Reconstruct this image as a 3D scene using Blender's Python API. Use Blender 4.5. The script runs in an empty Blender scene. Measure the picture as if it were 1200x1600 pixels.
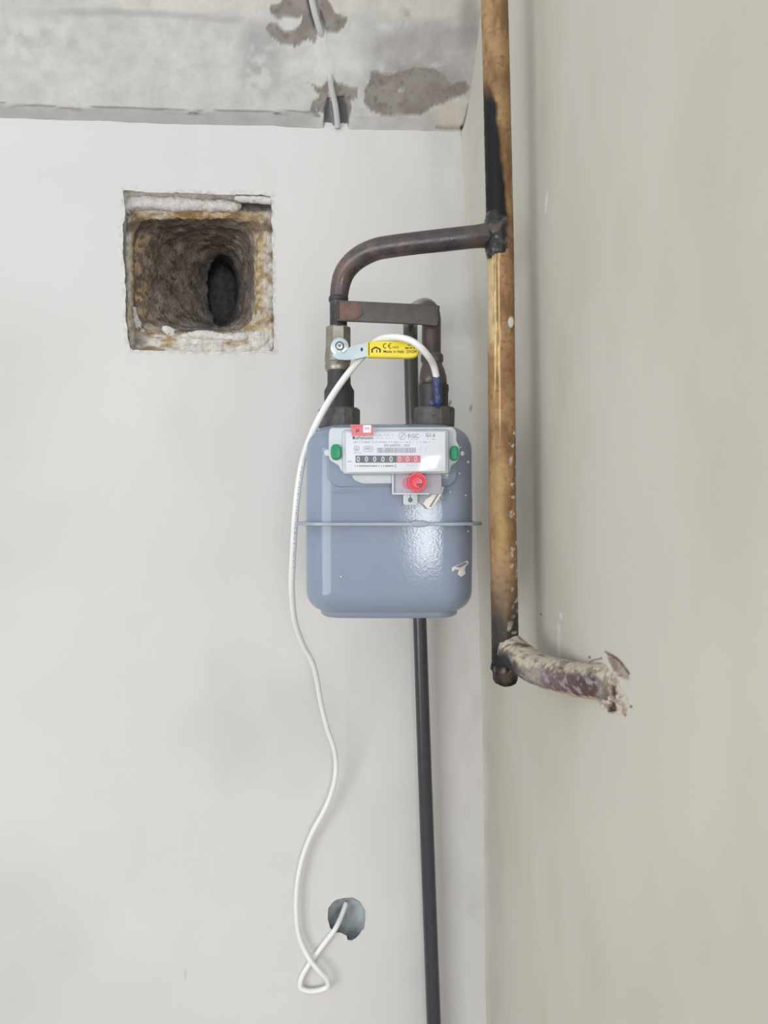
import bpy, math, random
import numpy as np
from mathutils import Vector, Matrix

# ------------------------------------------------------------------ camera, world, light, exposure
S = bpy.context.scene
COL = S.collection
F = 1202.0                                    # focal length in pixels of the 1200x1600 frame
CAM = np.array((0.0, 0.0, 1.95))
YB, XR = 1.15, 0.2195                          # back wall plane, right wall plane
PAN, PITCH, ROLL = math.radians(3.6), math.radians(0.715), math.radians(-1.0)
R3 = Matrix.Rotation(-PAN, 3, 'Z') @ Matrix.Rotation(math.pi/2 + PITCH, 3, 'X') @ Matrix.Rotation(ROLL, 3, 'Z')
cd = bpy.data.cameras.new('camera')
cd.sensor_width = 36.0; cd.sensor_fit = 'AUTO'; cd.lens = 36.0*F/1600.0; cd.clip_start = 0.02
cam = bpy.data.objects.new('camera', cd); COL.objects.link(cam)
cam.matrix_world = Matrix.Translation(Vector(CAM)) @ R3.to_4x4()
S.camera = cam

world = bpy.data.worlds.new('world'); S.world = world; world.use_nodes = True
bg = world.node_tree.nodes['Background']
bg.inputs[0].default_value = (0.80, 0.90, 1.0, 1); bg.inputs[1].default_value = 1.2

def area(name, loc, rot, sx, sy, power, color):
    l = bpy.data.lights.new(name, 'AREA'); l.shape = 'RECTANGLE'; l.size = sx; l.size_y = sy
    l.energy = power; l.color = color
    o = bpy.data.objects.new(name, l); o.location = loc; o.rotation_euler = rot; COL.objects.link(o); return o
# daylight through the wide window in the left wall and the small one far behind the photographer
area('daylight_left', (-2.34, -2.30, 1.68), (math.pi/2, 0, -math.pi/2), 3.6, 1.64, 84, (1.0, 0.985, 0.965))
area('daylight_rear', (0.56, -4.62, 1.76), (math.pi/2, 0, 0), 0.80, 1.10, 62, (0.98, 0.985, 1.0))
S.view_settings.view_transform = 'Standard'; S.view_settings.look = 'None'
S.view_settings.gamma = 1.0; S.view_settings.use_curve_mapping = False
S.view_settings.exposure = 0.07
S.cycles.use_denoising = True
S.cycles.diffuse_bounces = 6; S.cycles.max_bounces = 12; S.cycles.transparent_max_bounces = 16

# ------------------------------------------------------------------ helpers
R = np.array(R3)
def C(xc, yc, d):                              # camera-frame metres -> world
    xc, yc, d = np.broadcast_arrays(np.asarray(xc, float), np.asarray(yc, float), np.asarray(d, float))
    v = np.stack([xc, yc, -d], -1)
    return v @ R.T + CAM
def W(px, py, d):                              # a point of the photograph at a known distance
    px = np.asarray(px, float); py = np.asarray(py, float); d = np.asarray(d, float)
    return C((px-600)/F*d, (800-py)/F*d, d)
def ray(px, py):
    px, py = np.broadcast_arrays(np.asarray(px, float), np.asarray(py, float))
    return np.stack([(px-600)/F, (800-py)/F, -np.ones_like(px)], -1) @ R.T
def onY(px, py, Y):
    r = ray(px, py); t = (np.asarray(Y) - CAM[1])/r[..., 1]; return CAM + r*t[..., None]
def onX(px, py, X):
    r = ray(px, py); t = (np.asarray(X) - CAM[0])/r[..., 0]; return CAM + r*t[..., None]
def proj(P):
    v = (np.asarray(P) - CAM) @ R
    d = -v[..., 2]; d = np.where(np.abs(d) < 1e-6, 1e-6, d)
    return 600 + v[..., 0]/d*F, 800 - v[..., 1]/d*F, d

def lin(c):
    c = np.asarray(c, float)/255.0
    return np.where(c <= 0.04045, c/12.92, ((c+0.055)/1.055)**2.4)

def _hash(i, j, k):
    h = (i*374761393 + j*668265263 + k*2147483647 + 1013904223) & 0xffffffff
    h = ((h ^ (h >> 13))*1274126177) & 0xffffffff
    h = h ^ (h >> 16)
    return (h & 0xffffff)/float(0xffffff)
def vnoise(P):
    P = np.asarray(P, float); I = np.floor(P).astype(np.int64); f = P - I; f = f*f*(3-2*f)
    out = 0
    for a in (0, 1):
        for b in (0, 1):
            for c in (0, 1):
                w = (f[..., 0] if a else 1-f[..., 0])*(f[..., 1] if b else 1-f[..., 1])*(f[..., 2] if c else 1-f[..., 2])
                out = out + w*_hash(I[..., 0]+a, I[..., 1]+b, I[..., 2]+c)
    return out
def fbm(P, scale, octv=4, seed=0.0):           # 0..1
    P = np.asarray(P, float)*scale + seed*17.31; s = 0; a = 0.5; t = 0
    for _ in range(octv):
        s = s + a*vnoise(P); t += a; a *= 0.5; P = P*2.03 + 5.7
    return s/t
def ss(a, b, x):
    t = np.clip((x-a)/(b-a), 0, 1); return t*t*(3-2*t)
def mix(c0, c1, t):
    t = np.asarray(t)[..., None]; return np.asarray(c0)*(1-t) + np.asarray(c1)*t

def sdf(poly, x, y):                           # signed distance, negative inside
    poly = np.asarray(poly, float); d = np.full(x.shape, 1e18); ins = np.zeros(x.shape, bool)
    n = len(poly)
    for i in range(n):
        ax, ay = poly[i]; bx, by = poly[(i+1) % n]
        ex, ey = bx-ax, by-ay; L = ex*ex+ey*ey + 1e-12
        t = np.clip(((x-ax)*ex+(y-ay)*ey)/L, 0, 1)
        d = np.minimum(d, (x-ax-t*ex)**2 + (y-ay-t*ey)**2)
        if abs(ey) > 1e-12:
            c = ((ay > y) != (by > y)) & (x < ex*(y-ay)/ey + ax)
            ins ^= c
    d = np.sqrt(d); return np.where(ins, -d, d)
def seg_d(pts, x, y):
    pts = np.asarray(pts, float); d = np.full(x.shape, 1e18)
    for (ax, ay), (bx, by) in zip(pts[:-1], pts[1:]):
        ex, ey = bx-ax, by-ay; L = ex*ex+ey*ey+1e-12
        t = np.clip(((x-ax)*ex+(y-ay)*ey)/L, 0, 1)
        d = np.minimum(d, (x-ax-t*ex)**2+(y-ay-t*ey)**2)
    return np.sqrt(d)
def crop(pts, k, ox, oy): return [(x/k+ox, y/k+oy) for x, y in pts]

def link_mesh(name, V, faces, mat, parent=None, col=None, smooth=True, sharp=None):
    V = np.asarray(V, float)
    if parent is not None: V = V - np.array(parent['_loc'])
    me = bpy.data.meshes.new(name)
    me.from_pydata(V.tolist(), [], [tuple(int(i) for i in f) for f in faces]); me.update()
    if smooth:
        me.polygons.foreach_set('use_smooth', [True]*len(me.polygons))
        if sharp: me.set_sharp_from_angle(angle=math.radians(sharp))
    if col is not None:
        a = me.color_attributes.new('Col', 'FLOAT_COLOR', 'POINT')
        c = np.ones((len(V), 4)); c[:, :3] = col; a.data.foreach_set('color', c.ravel())
    me.materials.append(mat)
    o = bpy.data.objects.new(name, me); COL.objects.link(o)
    if parent is not None:
        o.parent = parent
        o['_loc'] = list(parent['_loc'])
    return o
def thing(name, label, cat, loc, group=None):
    o = bpy.data.objects.new(name, None); COL.objects.link(o); o.location = tuple(loc); o.empty_display_size = 0.02
    o['label'] = label; o['category'] = cat
    if group: o['group'] = group
    o['_loc'] = [float(v) for v in loc]
    return o
def structure(o, label=None):
    o['kind'] = 'structure'
    if label: o['label'] = label
    return o

def smooth_path(P, n):
    P = np.asarray(P, float); Q = np.vstack([2*P[0]-P[1], P, 2*P[-1]-P[-2]])
    out = []
    L = np.linalg.norm(np.diff(P[:, :3], axis=0), axis=1); tot = L.sum()
    for i in range(len(P)-1):
        m = max(2, int(round(n*L[i]/tot)))
        p0, p1, p2, p3 = Q[i], Q[i+1], Q[i+2], Q[i+3]
        def tj(a, b): return max(np.linalg.norm(b[:3]-a[:3])**0.5, 1e-5)
        t0 = 0; t1 = tj(p0, p1); t2 = t1+tj(p1, p2); t3 = t2+tj(p2, p3)
        for t in np.linspace(t1, t2, m, endpoint=False):
            A1 = (t1-t)/(t1-t0)*p0+(t-t0)/(t1-t0)*p1; A2 = (t2-t)/(t2-t1)*p1+(t-t1)/(t2-t1)*p2; A3 = (t3-t)/(t3-t2)*p2+(t-t2)/(t3-t2)*p3
            B1 = (t2-t)/(t2-t0)*A1+(t-t0)/(t2-t0)*A2; B2 = (t3-t)/(t3-t1)*A2+(t-t1)/(t3-t1)*A3
            out.append((t2-t)/(t2-t1)*B1+(t-t1)/(t2-t1)*B2)
    out.append(P[-1]); return np.array(out)
def tube(P, rad, seg=24, cap=True, squash=None):
    """P Nx3, rad N -> verts, faces"""
    P = np.asarray(P, float); n = len(P); rad = np.broadcast_to(np.asarray(rad, float), (n,))
    T = np.gradient(P, axis=0); T /= np.linalg.norm(T, axis=1)[:, None]
    ref = np.array((0, -1.0, 0)) if abs(T[0][1]) < 0.9 else np.array((0, 0, 1.0))
    u = ref - T[0]*np.dot(ref, T[0]); u /= np.linalg.norm(u)
    V = []; a = np.linspace(0, 2*math.pi, seg, endpoint=False)
    for i in range(n):
        u = u - T[i]*np.dot(u, T[i]); u /= np.linalg.norm(u); v = np.cross(T[i], u)
        V.append(P[i] + rad[i]*(np.cos(a)[:, None]*u + np.sin(a)[:, None]*v))
    V = np.vstack(V); fs = []
    for i in range(n-1):
        for j in range(seg):
            k = (j+1) % seg
            fs.append((i*seg+j, i*seg+k, (i+1)*seg+k, (i+1)*seg+j))
    if cap:
        fs.append(tuple(range(seg))[::-1]); fs.append(tuple((n-1)*seg+j for j in range(seg)))
    return V, fs
def lathe(path_px, d, seg=40, flat=0):
    """profile list of (cx_px, y_px, r_px) from top to bottom at distance d; flat = number of polygon sides"""
    P = np.array([W(c, y, d) for c, y, r in path_px]); rad = [r*d/F for c, y, r in path_px]
    n = len(P); axis = P[-1]-P[0]; axis /= np.linalg.norm(axis)
    u = np.array((0, -1.0, 0)); u -= axis*np.dot(u, axis); u /= np.linalg.norm(u); v = np.cross(axis, u)
    s = flat or seg; a = np.linspace(0, 2*math.pi, s, endpoint=False) + (math.pi/s if flat else 0)
    V = np.vstack([P[i]+rad[i]*(np.cos(a)[:, None]*u+np.sin(a)[:, None]*v) for i in range(n)])
    fs = [(i*s+j, i*s+(j+1) % s, (i+1)*s+(j+1) % s, (i+1)*s+j) for i in range(n-1) for j in range(s)]
    fs.append(tuple(range(s))[::-1]); fs.append(tuple((n-1)*s+j for j in range(s)))
    return V, fs
def roundpoly(pts, r, n=6):
    pts = np.asarray(pts, float); out = []; m = len(pts)
    rr = r if hasattr(r, '__len__') else [r]*m
    for i in range(m):
        a, b, c = pts[i-1], pts[i], pts[(i+1) % m]
        u = a-b; v = c-b; lu = np.linalg.norm(u); lv = np.linalg.norm(v); u /= lu; v /= lv
        k = min(rr[i], lu*0.49, lv*0.49)
        p0, p2 = b+u*k, b+v*k
        for t in np.linspace(0, 1, n): out.append((1-t)**2*p0+2*t*(1-t)*b+t*t*p2)
    return np.array(out)
def inset(poly, k):
    poly = np.asarray(poly, float); m = len(poly)
    A = 0.5*sum(poly[i-1][0]*poly[i][1]-poly[i][0]*poly[i-1][1] for i in range(m)); sgn = 1 if A > 0 else -1
    e = np.roll(poly, -1, 0)-poly; l = np.linalg.norm(e, axis=1)+1e-9; nrm = np.stack([-e[:, 1], e[:, 0]], 1)/l[:, None]*sgn
    q = nrm+np.roll(nrm, 1, 0); q /= (np.linalg.norm(q, axis=1)[:, None]+1e-9)
    return poly+q*k
def prism(poly, d_front, thick, bevel=0.0006, steps=2):
    """poly in photograph pixels at d_front, extruded away from the camera by thick metres"""
    rings = []; k = F/d_front
    def put(pl, d): return C((pl[:, 0]-600)/k, (800-pl[:, 1])/k, d)
    rings.append(put(poly, d_front+thick))
    for i in range(steps+1):
        t = i/steps*math.pi/2 if steps else math.pi/2
        rings.append(put(inset(poly, bevel*(1-math.cos(t))*k) if i else np.asarray(poly, float), d_front+bevel*(1-math.sin(t))))
    m = len(poly); V = np.vstack(rings)
    fs = [(i*m+j, i*m+(j+1) % m, (i+1)*m+(j+1) % m, (i+1)*m+j) for i in range(len(rings)-1) for j in range(m)]
    fs.append(tuple((len(rings)-1)*m+j for j in range(m))); fs.append(tuple(range(m))[::-1])
    return V, fs
def merge(parts):
    V = []; fs = []; o = 0
    for v, f in parts:
        V.append(v); fs += [tuple(i+o for i in q) for q in f]; o += len(v)
    return np.vstack(V), fs

# ------------------------------------------------------------------ materials
def mat(name, rgb=None, rough=0.6, metal=0.0, var=0.10, scale=60.0, bump=0.0, bscale=200.0, coat=0.0, spec=0.5, vc=False, stretch=(1, 1, 1), bdist=0.002, rvar=0.0):
    m = bpy.data.materials.new(name); m.use_nodes = True; nt = m.node_tree; N = nt.nodes; L = nt.links
    b = N['Principled BSDF']; b.inputs['Roughness'].default_value = rough; b.inputs['Metallic'].default_value = metal
    b.inputs['Coat Weight'].default_value = coat; b.inputs['Coat Roughness'].default_value = 0.12
    b.inputs['Specular IOR Level'].default_value = spec
    geo = N.new('ShaderNodeNewGeometry'); mp = N.new('ShaderNodeVectorMath'); mp.operation = 'MULTIPLY'
    mp.inputs[1].default_value = stretch; L.new(geo.outputs['Position'], mp.inputs[0])
    no = N.new('ShaderNodeTexNoise'); no.inputs['Scale'].default_value = scale; no.inputs['Detail'].default_value = 5
    L.new(mp.outputs[0], no.inputs['Vector'])
    mr = N.new('ShaderNodeMapRange'); mr.inputs['From Min'].default_value = 0.3; mr.inputs['From Max'].default_value = 0.7
    mr.inputs['To Min'].default_value = 1-var; mr.inputs['To Max'].default_value = 1+var*0.6
    L.new(no.outputs['Fac'], mr.inputs['Value'])
    mu = N.new('ShaderNodeVectorMath'); mu.operation = 'SCALE'
    if vc:
        at = N.new('ShaderNodeAttribute'); at.attribute_name = 'Col'; L.new(at.outputs['Color'], mu.inputs[0])
    else:
        mu.inputs[0].default_value = tuple(lin(rgb))
    L.new(mr.outputs[0], mu.inputs['Scale']); L.new(mu.outputs[0], b.inputs['Base Color'])
    if rvar:
        m2 = N.new('ShaderNodeMapRange'); m2.inputs['To Min'].default_value = rough-rvar; m2.inputs['To Max'].default_value = rough+rvar
        m2.inputs['From Min'].default_value = 0.3; m2.inputs['From Max'].default_value = 0.7
        L.new(no.outputs['Fac'], m2.inputs['Value']); L.new(m2.outputs[0], b.inputs['Roughness'])
    if bump:
        n2 = N.new('ShaderNodeTexNoise'); n2.inputs['Scale'].default_value = bscale; n2.inputs['Detail'].default_value = 4
        L.new(geo.outputs['Position'], n2.inputs['Vector'])
        bp = N.new('ShaderNodeBump'); bp.inputs['Strength'].default_value = bump; bp.inputs['Distance'].default_value = bdist
        L.new(n2.outputs['Fac'], bp.inputs['Height']); L.new(bp.outputs[0], b.inputs['Normal'])
    return m
def clear_plastic(name, tint=(0.96, 0.97, 0.98), base=0.06, rough=0.08):
    m = bpy.data.materials.new(name); m.use_nodes = True; nt = m.node_tree; N = nt.nodes; L = nt.links
    out = N['Material Output']; N.remove(N['Principled BSDF'])
    tr = N.new('ShaderNodeBsdfTransparent'); tr.inputs[0].default_value = (*tint, 1)
    gl = N.new('ShaderNodeBsdfGlossy'); gl.inputs['Roughness'].default_value = rough
    df = N.new('ShaderNodeBsdfDiffuse'); df.inputs[0].default_value = (0.8, 0.82, 0.84, 1)
    fr = N.new('ShaderNodeFresnel'); fr.inputs[0].default_value = 1.45
    no = N.new('ShaderNodeTexNoise'); no.inputs['Scale'].default_value = 90
    geo = N.new('ShaderNodeNewGeometry'); L.new(geo.outputs['Position'], no.inputs['Vector'])
    mr = N.new('ShaderNodeMapRange'); mr.inputs['To Min'].default_value = base*0.5; mr.inputs['To Max'].default_value = base*1.5
    L.new(no.outputs['Fac'], mr.inputs['Value'])
    m0 = N.new('ShaderNodeMixShader'); L.new(mr.outputs[0], m0.inputs[0]); L.new(tr.outputs[0], m0.inputs[1]); L.new(df.outputs[0], m0.inputs[2])
    m1 = N.new('ShaderNodeMixShader'); L.new(fr.outputs[0], m1.inputs[0]); L.new(m0.outputs[0], m1.inputs[1]); L.new(gl.outputs[0], m1.inputs[2])
    L.new(m1.outputs[0], out.inputs['Surface']); return m

M = dict(
 plaster=mat('white_plaster', rough=0.75, var=0.030, scale=5, bump=0.16, bscale=70, vc=True, spec=0.25),
 plaster_r=mat('beige_white_plaster', rough=0.72, var=0.028, scale=6, bump=0.18, bscale=80, vc=True, spec=0.3),
 concrete=mat('stained_concrete', rough=0.9, var=0.09, scale=35, bump=0.4, bscale=130, vc=True, spec=0.2),
 plain=mat('room_paint', (226, 224, 220), rough=0.8, var=0.03, scale=4),
 floorm=mat('screed', (168, 163, 156), rough=0.85, var=0.1, scale=6),
 flue=mat('sooty_clay', rough=0.95, var=0.28, scale=110, bump=0.9, bscale=220, vc=True, spec=0.15, bdist=0.004),
 rust=mat('old_brown_paint', rough=0.52, var=0.16, scale=150, bump=0.25, bscale=260, vc=True, spec=0.22, rvar=0.12),
 crust=mat('plaster_crust', rough=0.9, var=0.16, scale=180, bump=0.8, bscale=330, vc=True, spec=0.2),
 pipe=mat('brown_black_pipe_paint', rough=0.30, var=0.25, scale=90, bump=0.15, bscale=300, vc=True, spec=0.5, rvar=0.1),
 greypipe=mat('dark_grey_gloss_paint', (76, 78, 84), rough=0.22, var=0.08, scale=70, bump=0.12, bscale=160),
 black=mat('black_fitting', (58, 56, 57), rough=0.50, var=0.15, scale=160, bump=0.2, bscale=300),
 nut=mat('dull_grey_nut', (98, 95, 92), rough=0.65, metal=0.2, var=0.3, scale=130, bump=0.4, bscale=300),
 bar=mat('dark_flat_bar', rough=0.55, var=0.15, scale=120, bump=0.2, bscale=260, vc=True),
 nickel=mat('worn_nickel', (158, 152, 140), rough=0.40, metal=0.75, var=0.2, scale=120, bump=0.1, bscale=250),
 zinc=mat('zinc_steel', (196, 204, 206), rough=0.32, metal=0.7, var=0.08, scale=90),
 yellow=mat('yellow_vinyl', (243, 220, 62), rough=0.4, var=0.05, scale=60),
 ink=mat('black_print', (52, 48, 44), rough=0.6, var=0.05),
 greyink=mat('grey_print', (140, 142, 150), rough=0.6, var=0.05),
 shell=mat('blue_grey_enamel', (138, 149, 167), rough=0.11, var=0.05, scale=14, bump=0.13, bscale=380, spec=0.36, bdist=0.0006),
 edge=mat('grey_seam_paint', (158, 165, 176), rough=0.35, var=0.08, scale=60),
 slot=mat('dark_slot', (50, 52, 66), rough=0.7),
 lightplastic=mat('pale_grey_plastic', (200, 205, 211), rough=0.35, var=0.04, scale=60),
 white=mat('white_card', (234, 234, 238), rough=0.5, var=0.02),
 digitb=mat('black_counter', (56, 60, 72), rough=0.45, var=0.06),
 digitr=mat('red_counter', (205, 92, 110), rough=0.45, var=0.06),
 pinkd=mat('pink_digit', (240, 190, 198), rough=0.5),
 green=mat('green_seal', (22, 138, 96), rough=0.35, var=0.08, scale=100),
 red=mat('red_plastic', (222, 62, 82), rough=0.25, var=0.10, scale=130),
 darkred=mat('dark_red_plastic', (150, 38, 58), rough=0.35, var=0.1, scale=130),
 sticker=mat('red_sticker', (222, 118, 124), rough=0.45, var=0.06, scale=200),
 paper=mat('torn_white_paper', (236, 230, 222), rough=0.7, var=0.05, scale=120),
 paperdark=mat('grey_paper_edge', (140, 136, 132), rough=0.7),
 cable=mat('white_cable_sheath', (238, 238, 236), rough=0.35, var=0.025, scale=40),
 cable2=mat('grey_white_cable', (196, 196, 194), rough=0.55, var=0.10, scale=70, bump=0.2),
 tape=mat('blue_tape', (58, 68, 108), rough=0.35, var=0.25, scale=160, bump=0.5, bscale=240),
 boxm=mat('wall_box_mortar', rough=0.9, var=0.15, scale=70, bump=0.5, bscale=170, vc=True),
 winframe=mat('window_white', (230, 230, 228), rough=0.4),
 clear=clear_plastic('clear_cover_plastic', base=0.12),
 film=clear_plastic('clear_film', tint=(0.86, 0.87, 0.88), base=0.16, rough=0.25),
)

# ------------------------------------------------------------------ the room
def grid(U, Vv, fn, name, material, colfn=None, hole=None, flip=False):
    uu, vv = np.meshgrid(U, Vv, indexing='ij'); P = fn(uu, vv).reshape(-1, 3)
    nu, nv = len(U), len(Vv); ids = np.arange(nu*nv).reshape(nu, nv)
    q = np.stack([ids[:-1, :-1], ids[1:, :-1], ids[1:, 1:], ids[:-1, 1:]], -1).reshape(-1, 4)
    if flip: q = q[:, ::-1]
    if hole is not None:
        h = hole(P); q = q[~(h[q].all(1))]
    col = colfn(P) if colfn else None
    return link_mesh(name, P, q.tolist(), material, None, col)
def steps(*seg):                               # (start, end, step) ...
    a = []
    for s, e, st in seg: a += list(np.linspace(s, e, max(2, int(round(abs(e-s)/st))+1))[:-1])
    return np.array(a+[seg[-1][1]])

NICHE = crop([(100,118),(300,128),(500,135),(845,146),(845,140),(1086,152),(1092,400),(1095,600),(1100,900),(1110,1195),(700,1200),(400,1190),(145,1185),(130,1120),(115,960),(110,700),(98,560),(88,345),(106,320),(108,270)], 4.286, 170, 270)
SOCKET = crop([(430,560),(440,470),(500,400),(580,375),(660,375),(730,405),(780,480),(785,580),(770,660),(735,710),(700,745),(660,772),(620,768),(605,730),(560,708),(500,700),(455,660)], 6, 440, 1340)
XN, _, ZN = onY(312., 425., YB); XS, _, ZS = onY(541., 1434., YB)
WHITE = lin((216, 213, 210))
def sd_holes(x, z):
    P = np.stack([x, np.full_like(x, YB), z], -1); px, py, d = proj(P)
    return np.minimum(sdf(NICHE, px, py)+(fbm(P, 75, 3, 6)-.5)*4, sdf(SOCKET, px, py)+(fbm(P, 120, 3, 6)-.5)*2.4)
def wall_back_fn(x, z):
    sd = sd_holes(x, z); h = .0004
    gx = (sd_holes(x+h, z)-sd_holes(x-h, z))/(2*h); gz = (sd_holes(x, z+h)-sd_holes(x, z-h))/(2*h)
    k = (np.abs(sd) < 1.0)*np.clip(sd/np.maximum(gx*gx+gz*gz, 1e5), -.0012, .0012)
    x = x-gx*k; z = z-gz*k
    P = np.stack([x, np.full_like(x, YB), z], -1)
    P[..., 1] += (fbm(P, 4, 3, 1)-0.5)*0.006
    px, py, d = proj(P)
    rim = np.exp(-np.abs(sdf(NICHE, px, py))/4.0)
    P[..., 1] -= rim*(fbm(P, 160, 3, 2)-0.35)*0.004
    rim = np.exp(-np.abs(sdf(SOCKET, px, py))/3.0)
    P[..., 1] -= rim*(fbm(P, 200, 2, 3)-0.4)*0.003
    return P
def wall_back_col(P):
    px, py, d = proj(P)
    n = fbm(P*np.array((1, 1, .5)), 7, 4, 4)
    c = mix(WHITE*1.0, lin((206, 203, 199)), ss(.45, .75, n))
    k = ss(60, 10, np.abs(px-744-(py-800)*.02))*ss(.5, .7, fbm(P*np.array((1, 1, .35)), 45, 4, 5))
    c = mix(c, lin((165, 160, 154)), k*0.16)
    rim = ss(9, 0, np.abs(sdf(NICHE, px, py)))*ss(.45, .6, fbm(P, 120, 3, 8))
    c = mix(c, lin((188, 180, 170)), rim*0.6)
    for sx, sy, r in ((703,632,2.2),(735,639,1.8),(747,745,1.8),(748,722,1.4),(752,870,1.6),(724,206,3.6),(725,212,2.0),(290,1527,2),(566,556,2)):
        c = mix(c, lin((120, 110, 105)), ss(r*1.6, r*.4, np.hypot((px-sx), (py-sy)*.6)))
    return c
def nzh(P): return sd_holes(P[:, 0], P[:, 2]) < .15
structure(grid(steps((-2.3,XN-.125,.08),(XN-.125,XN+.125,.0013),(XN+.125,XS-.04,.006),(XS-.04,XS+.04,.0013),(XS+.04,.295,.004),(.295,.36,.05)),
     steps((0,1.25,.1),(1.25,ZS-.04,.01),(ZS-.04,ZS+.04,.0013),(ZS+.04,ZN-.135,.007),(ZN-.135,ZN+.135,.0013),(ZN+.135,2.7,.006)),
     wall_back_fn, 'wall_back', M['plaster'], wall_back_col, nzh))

# corner line as plastered by hand, in the photograph
CY = np.array([100, 215, 300, 370, 620, 720, 900, 1130, 1300, 1600.]); CX = np.array([722, 727, 730, 734, 741, 745, 750, 757, 759, 764.])
HOLE_A = crop([(450,170),(520,215),(620,270),(700,330),(760,420),(835,525),(815,610),(740,600),(640,540),(580,460),(520,370),(500,290)], 10, 900, 1000)
HOLE_B = crop([(545,690),(610,710),(635,800),(620,910),(590,920),(560,850)], 10, 900, 1000)
HOLE_C = crop([(470,1075),(540,1040),(560,960),(610,980),(640,1100),(560,1145),(500,1110)], 10, 900, 1000)
CRUST = crop([(360,960),(470,860),(500,480),(560,500),(660,620),(720,800),(830,960),(800,1130),(770,1190),(620,1130),(540,1140),(400,1050)], 10, 900, 1000)
def wall_right_fn(y, z):
    P = np.stack([np.full_like(y, XR), y, z], -1)
    cpx = np.interp(proj(np.stack([np.full_like(z, XR), np.full_like(z, YB), z], -1))[1], CY, CX)
    cpy = proj(np.stack([np.full_like(z, XR), np.full_like(z, YB), z], -1))[1]
    xc = onY(cpx, cpy, YB)[..., 0]
    P[..., 0] += (xc-XR)*np.exp(-np.clip(YB-y, 0, 9)/.06)
    P[..., 0] += (fbm(P, 5, 3, 11)-.5)*.005
    P[..., 0] -= np.exp(-np.clip(YB-y, 0, 9)/.006)*.004
    px, py, d = proj(P); j = (fbm(P, 260, 3, 12)-.5)*7
    near = (px > 880) & (px < 1030) & (py > 980) & (py < 1150) & (d > 0)
    P[..., 0] += near*(ss(3, -4, sdf(HOLE_A, px, py)+j*.3)*.0035 + ss(1.5, -2, sdf(HOLE_B, px, py)+j*.4)*.010 + ss(1.5, -2, sdf(HOLE_C, px, py)+j*.4)*.008)
    P[..., 0] -= near*ss(3, -4, sdf(CRUST, px, py)+j)*(0.0012+.0035*ss(.35, .7, fbm(P, 200, 3, 13)))
    return P
def wall_right_col(P):
    px, py, d = proj(P); n = fbm(P*np.array((1, 1, .4)), 9, 4, 14)
    c = mix(lin((200, 195, 185)), lin((194, 188, 177)), ss(.4, .7, n))
    ok = (d > .05)
    near = ok & (px > 880) & (px < 1030) & (py > 980) & (py < 1150); j = (fbm(P, 260, 3, 12)-.5)*7
    cr = ss(3, -4, sdf(CRUST, px, py)+j)*near
    c = mix(c, mix(lin((198, 186, 170)), lin((160, 142, 126)), ss(.4, .6, fbm(P, 300, 3, 15))), cr)
    a = ss(1.5, -1.5, sdf(HOLE_A, px, py)+j*.6)*near
    c = mix(c, mix(lin((170, 155, 142)), lin((140, 124, 112)), ss(.4, .65, fbm(P, 140, 3, 16))), a)
    e = near*ss(2.6, .8, seg_d(crop([(455,180),(520,220),(640,290),(720,370),(830,525)], 10, 900, 1000), px, py)+j*.2)
    c = mix(c, lin((88, 76, 68)), e*.85)
    e = near*ss(1.6, .5, seg_d(crop([(200,355),(270,315),(400,285)], 10, 900, 1000), px, py)+j*.15)
    c = mix(c, lin((92, 82, 74)), e*.9)
    for H in (HOLE_B, HOLE_C):
        c = mix(c, mix(lin((96, 72, 66)), lin((70, 52, 48)), ss(.4, .6, fbm(P, 300, 2, 18))), near*ss(1.2, -1.2, sdf(H, px, py)+j*.5))
    for sx, sy, r in ((855,316,2.6),(853,1014,.0),(846,960,1.6),(921,1027,2.2),(986,1104,2.4),(977,1117,2.2)):
        if r: c = mix(c, lin((226, 224, 220)) if sx == 855 else lin((118, 110, 104)), ok*ss(r*1.5, r*.5, np.hypot(px-sx, py-sy)))
    s = seg_d([(877, 958), (872, 985), (873, 1028)], px, py); c = mix(c, lin((222, 218, 212)), ok*ss(1.6, .5, s)*.8)
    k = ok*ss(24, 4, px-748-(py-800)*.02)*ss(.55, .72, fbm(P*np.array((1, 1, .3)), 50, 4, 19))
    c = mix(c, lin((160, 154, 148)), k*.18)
    return c
pc = onX(945., 1066., XR); yh = pc[1]; zh = pc[2]
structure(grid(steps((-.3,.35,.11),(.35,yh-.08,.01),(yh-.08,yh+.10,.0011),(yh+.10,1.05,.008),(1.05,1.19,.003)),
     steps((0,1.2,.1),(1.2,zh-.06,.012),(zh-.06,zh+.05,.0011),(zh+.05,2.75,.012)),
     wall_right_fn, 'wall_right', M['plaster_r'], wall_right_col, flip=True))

# ceiling plane through three sighted points
A0 = onY(0., 183., YB); A1 = onY(726., 205., YB); A2 = onX(750., 91., XR)
cn = np.cross(A1-A0, A2-A0); cn /= np.linalg.norm(cn); cn = cn if cn[2] > 0 else -cn
def ceil_z(x, y): return A0[2] - (cn[0]*(x-A0[0])+cn[1]*(y-A0[1]))/cn[2]
K2 = (2.4, 360, 0)
PA = crop([(150,30),(190,10),(215,-20),(300,-20),(322,105),(318,160),(290,150),(240,180),(190,165),(150,135),(135,105),(150,90),(180,95),(200,120),(240,118),(270,90),(275,60),(230,70),(175,70),(155,50)], *K2)
PB = crop([(325,-20),(360,-20),(385,50),(440,72),(430,100),(395,128),(360,125),(345,90)], *K2)
PC = crop([(290,315),(340,330),(370,300),(378,480),(352,480),(350,420),(300,418),(310,385),(330,365),(310,330)], *K2)
PD = crop([(385,308),(430,325),(480,335),(480,365),(450,380),(450,410),(440,480),(400,480)], *K2)
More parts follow.
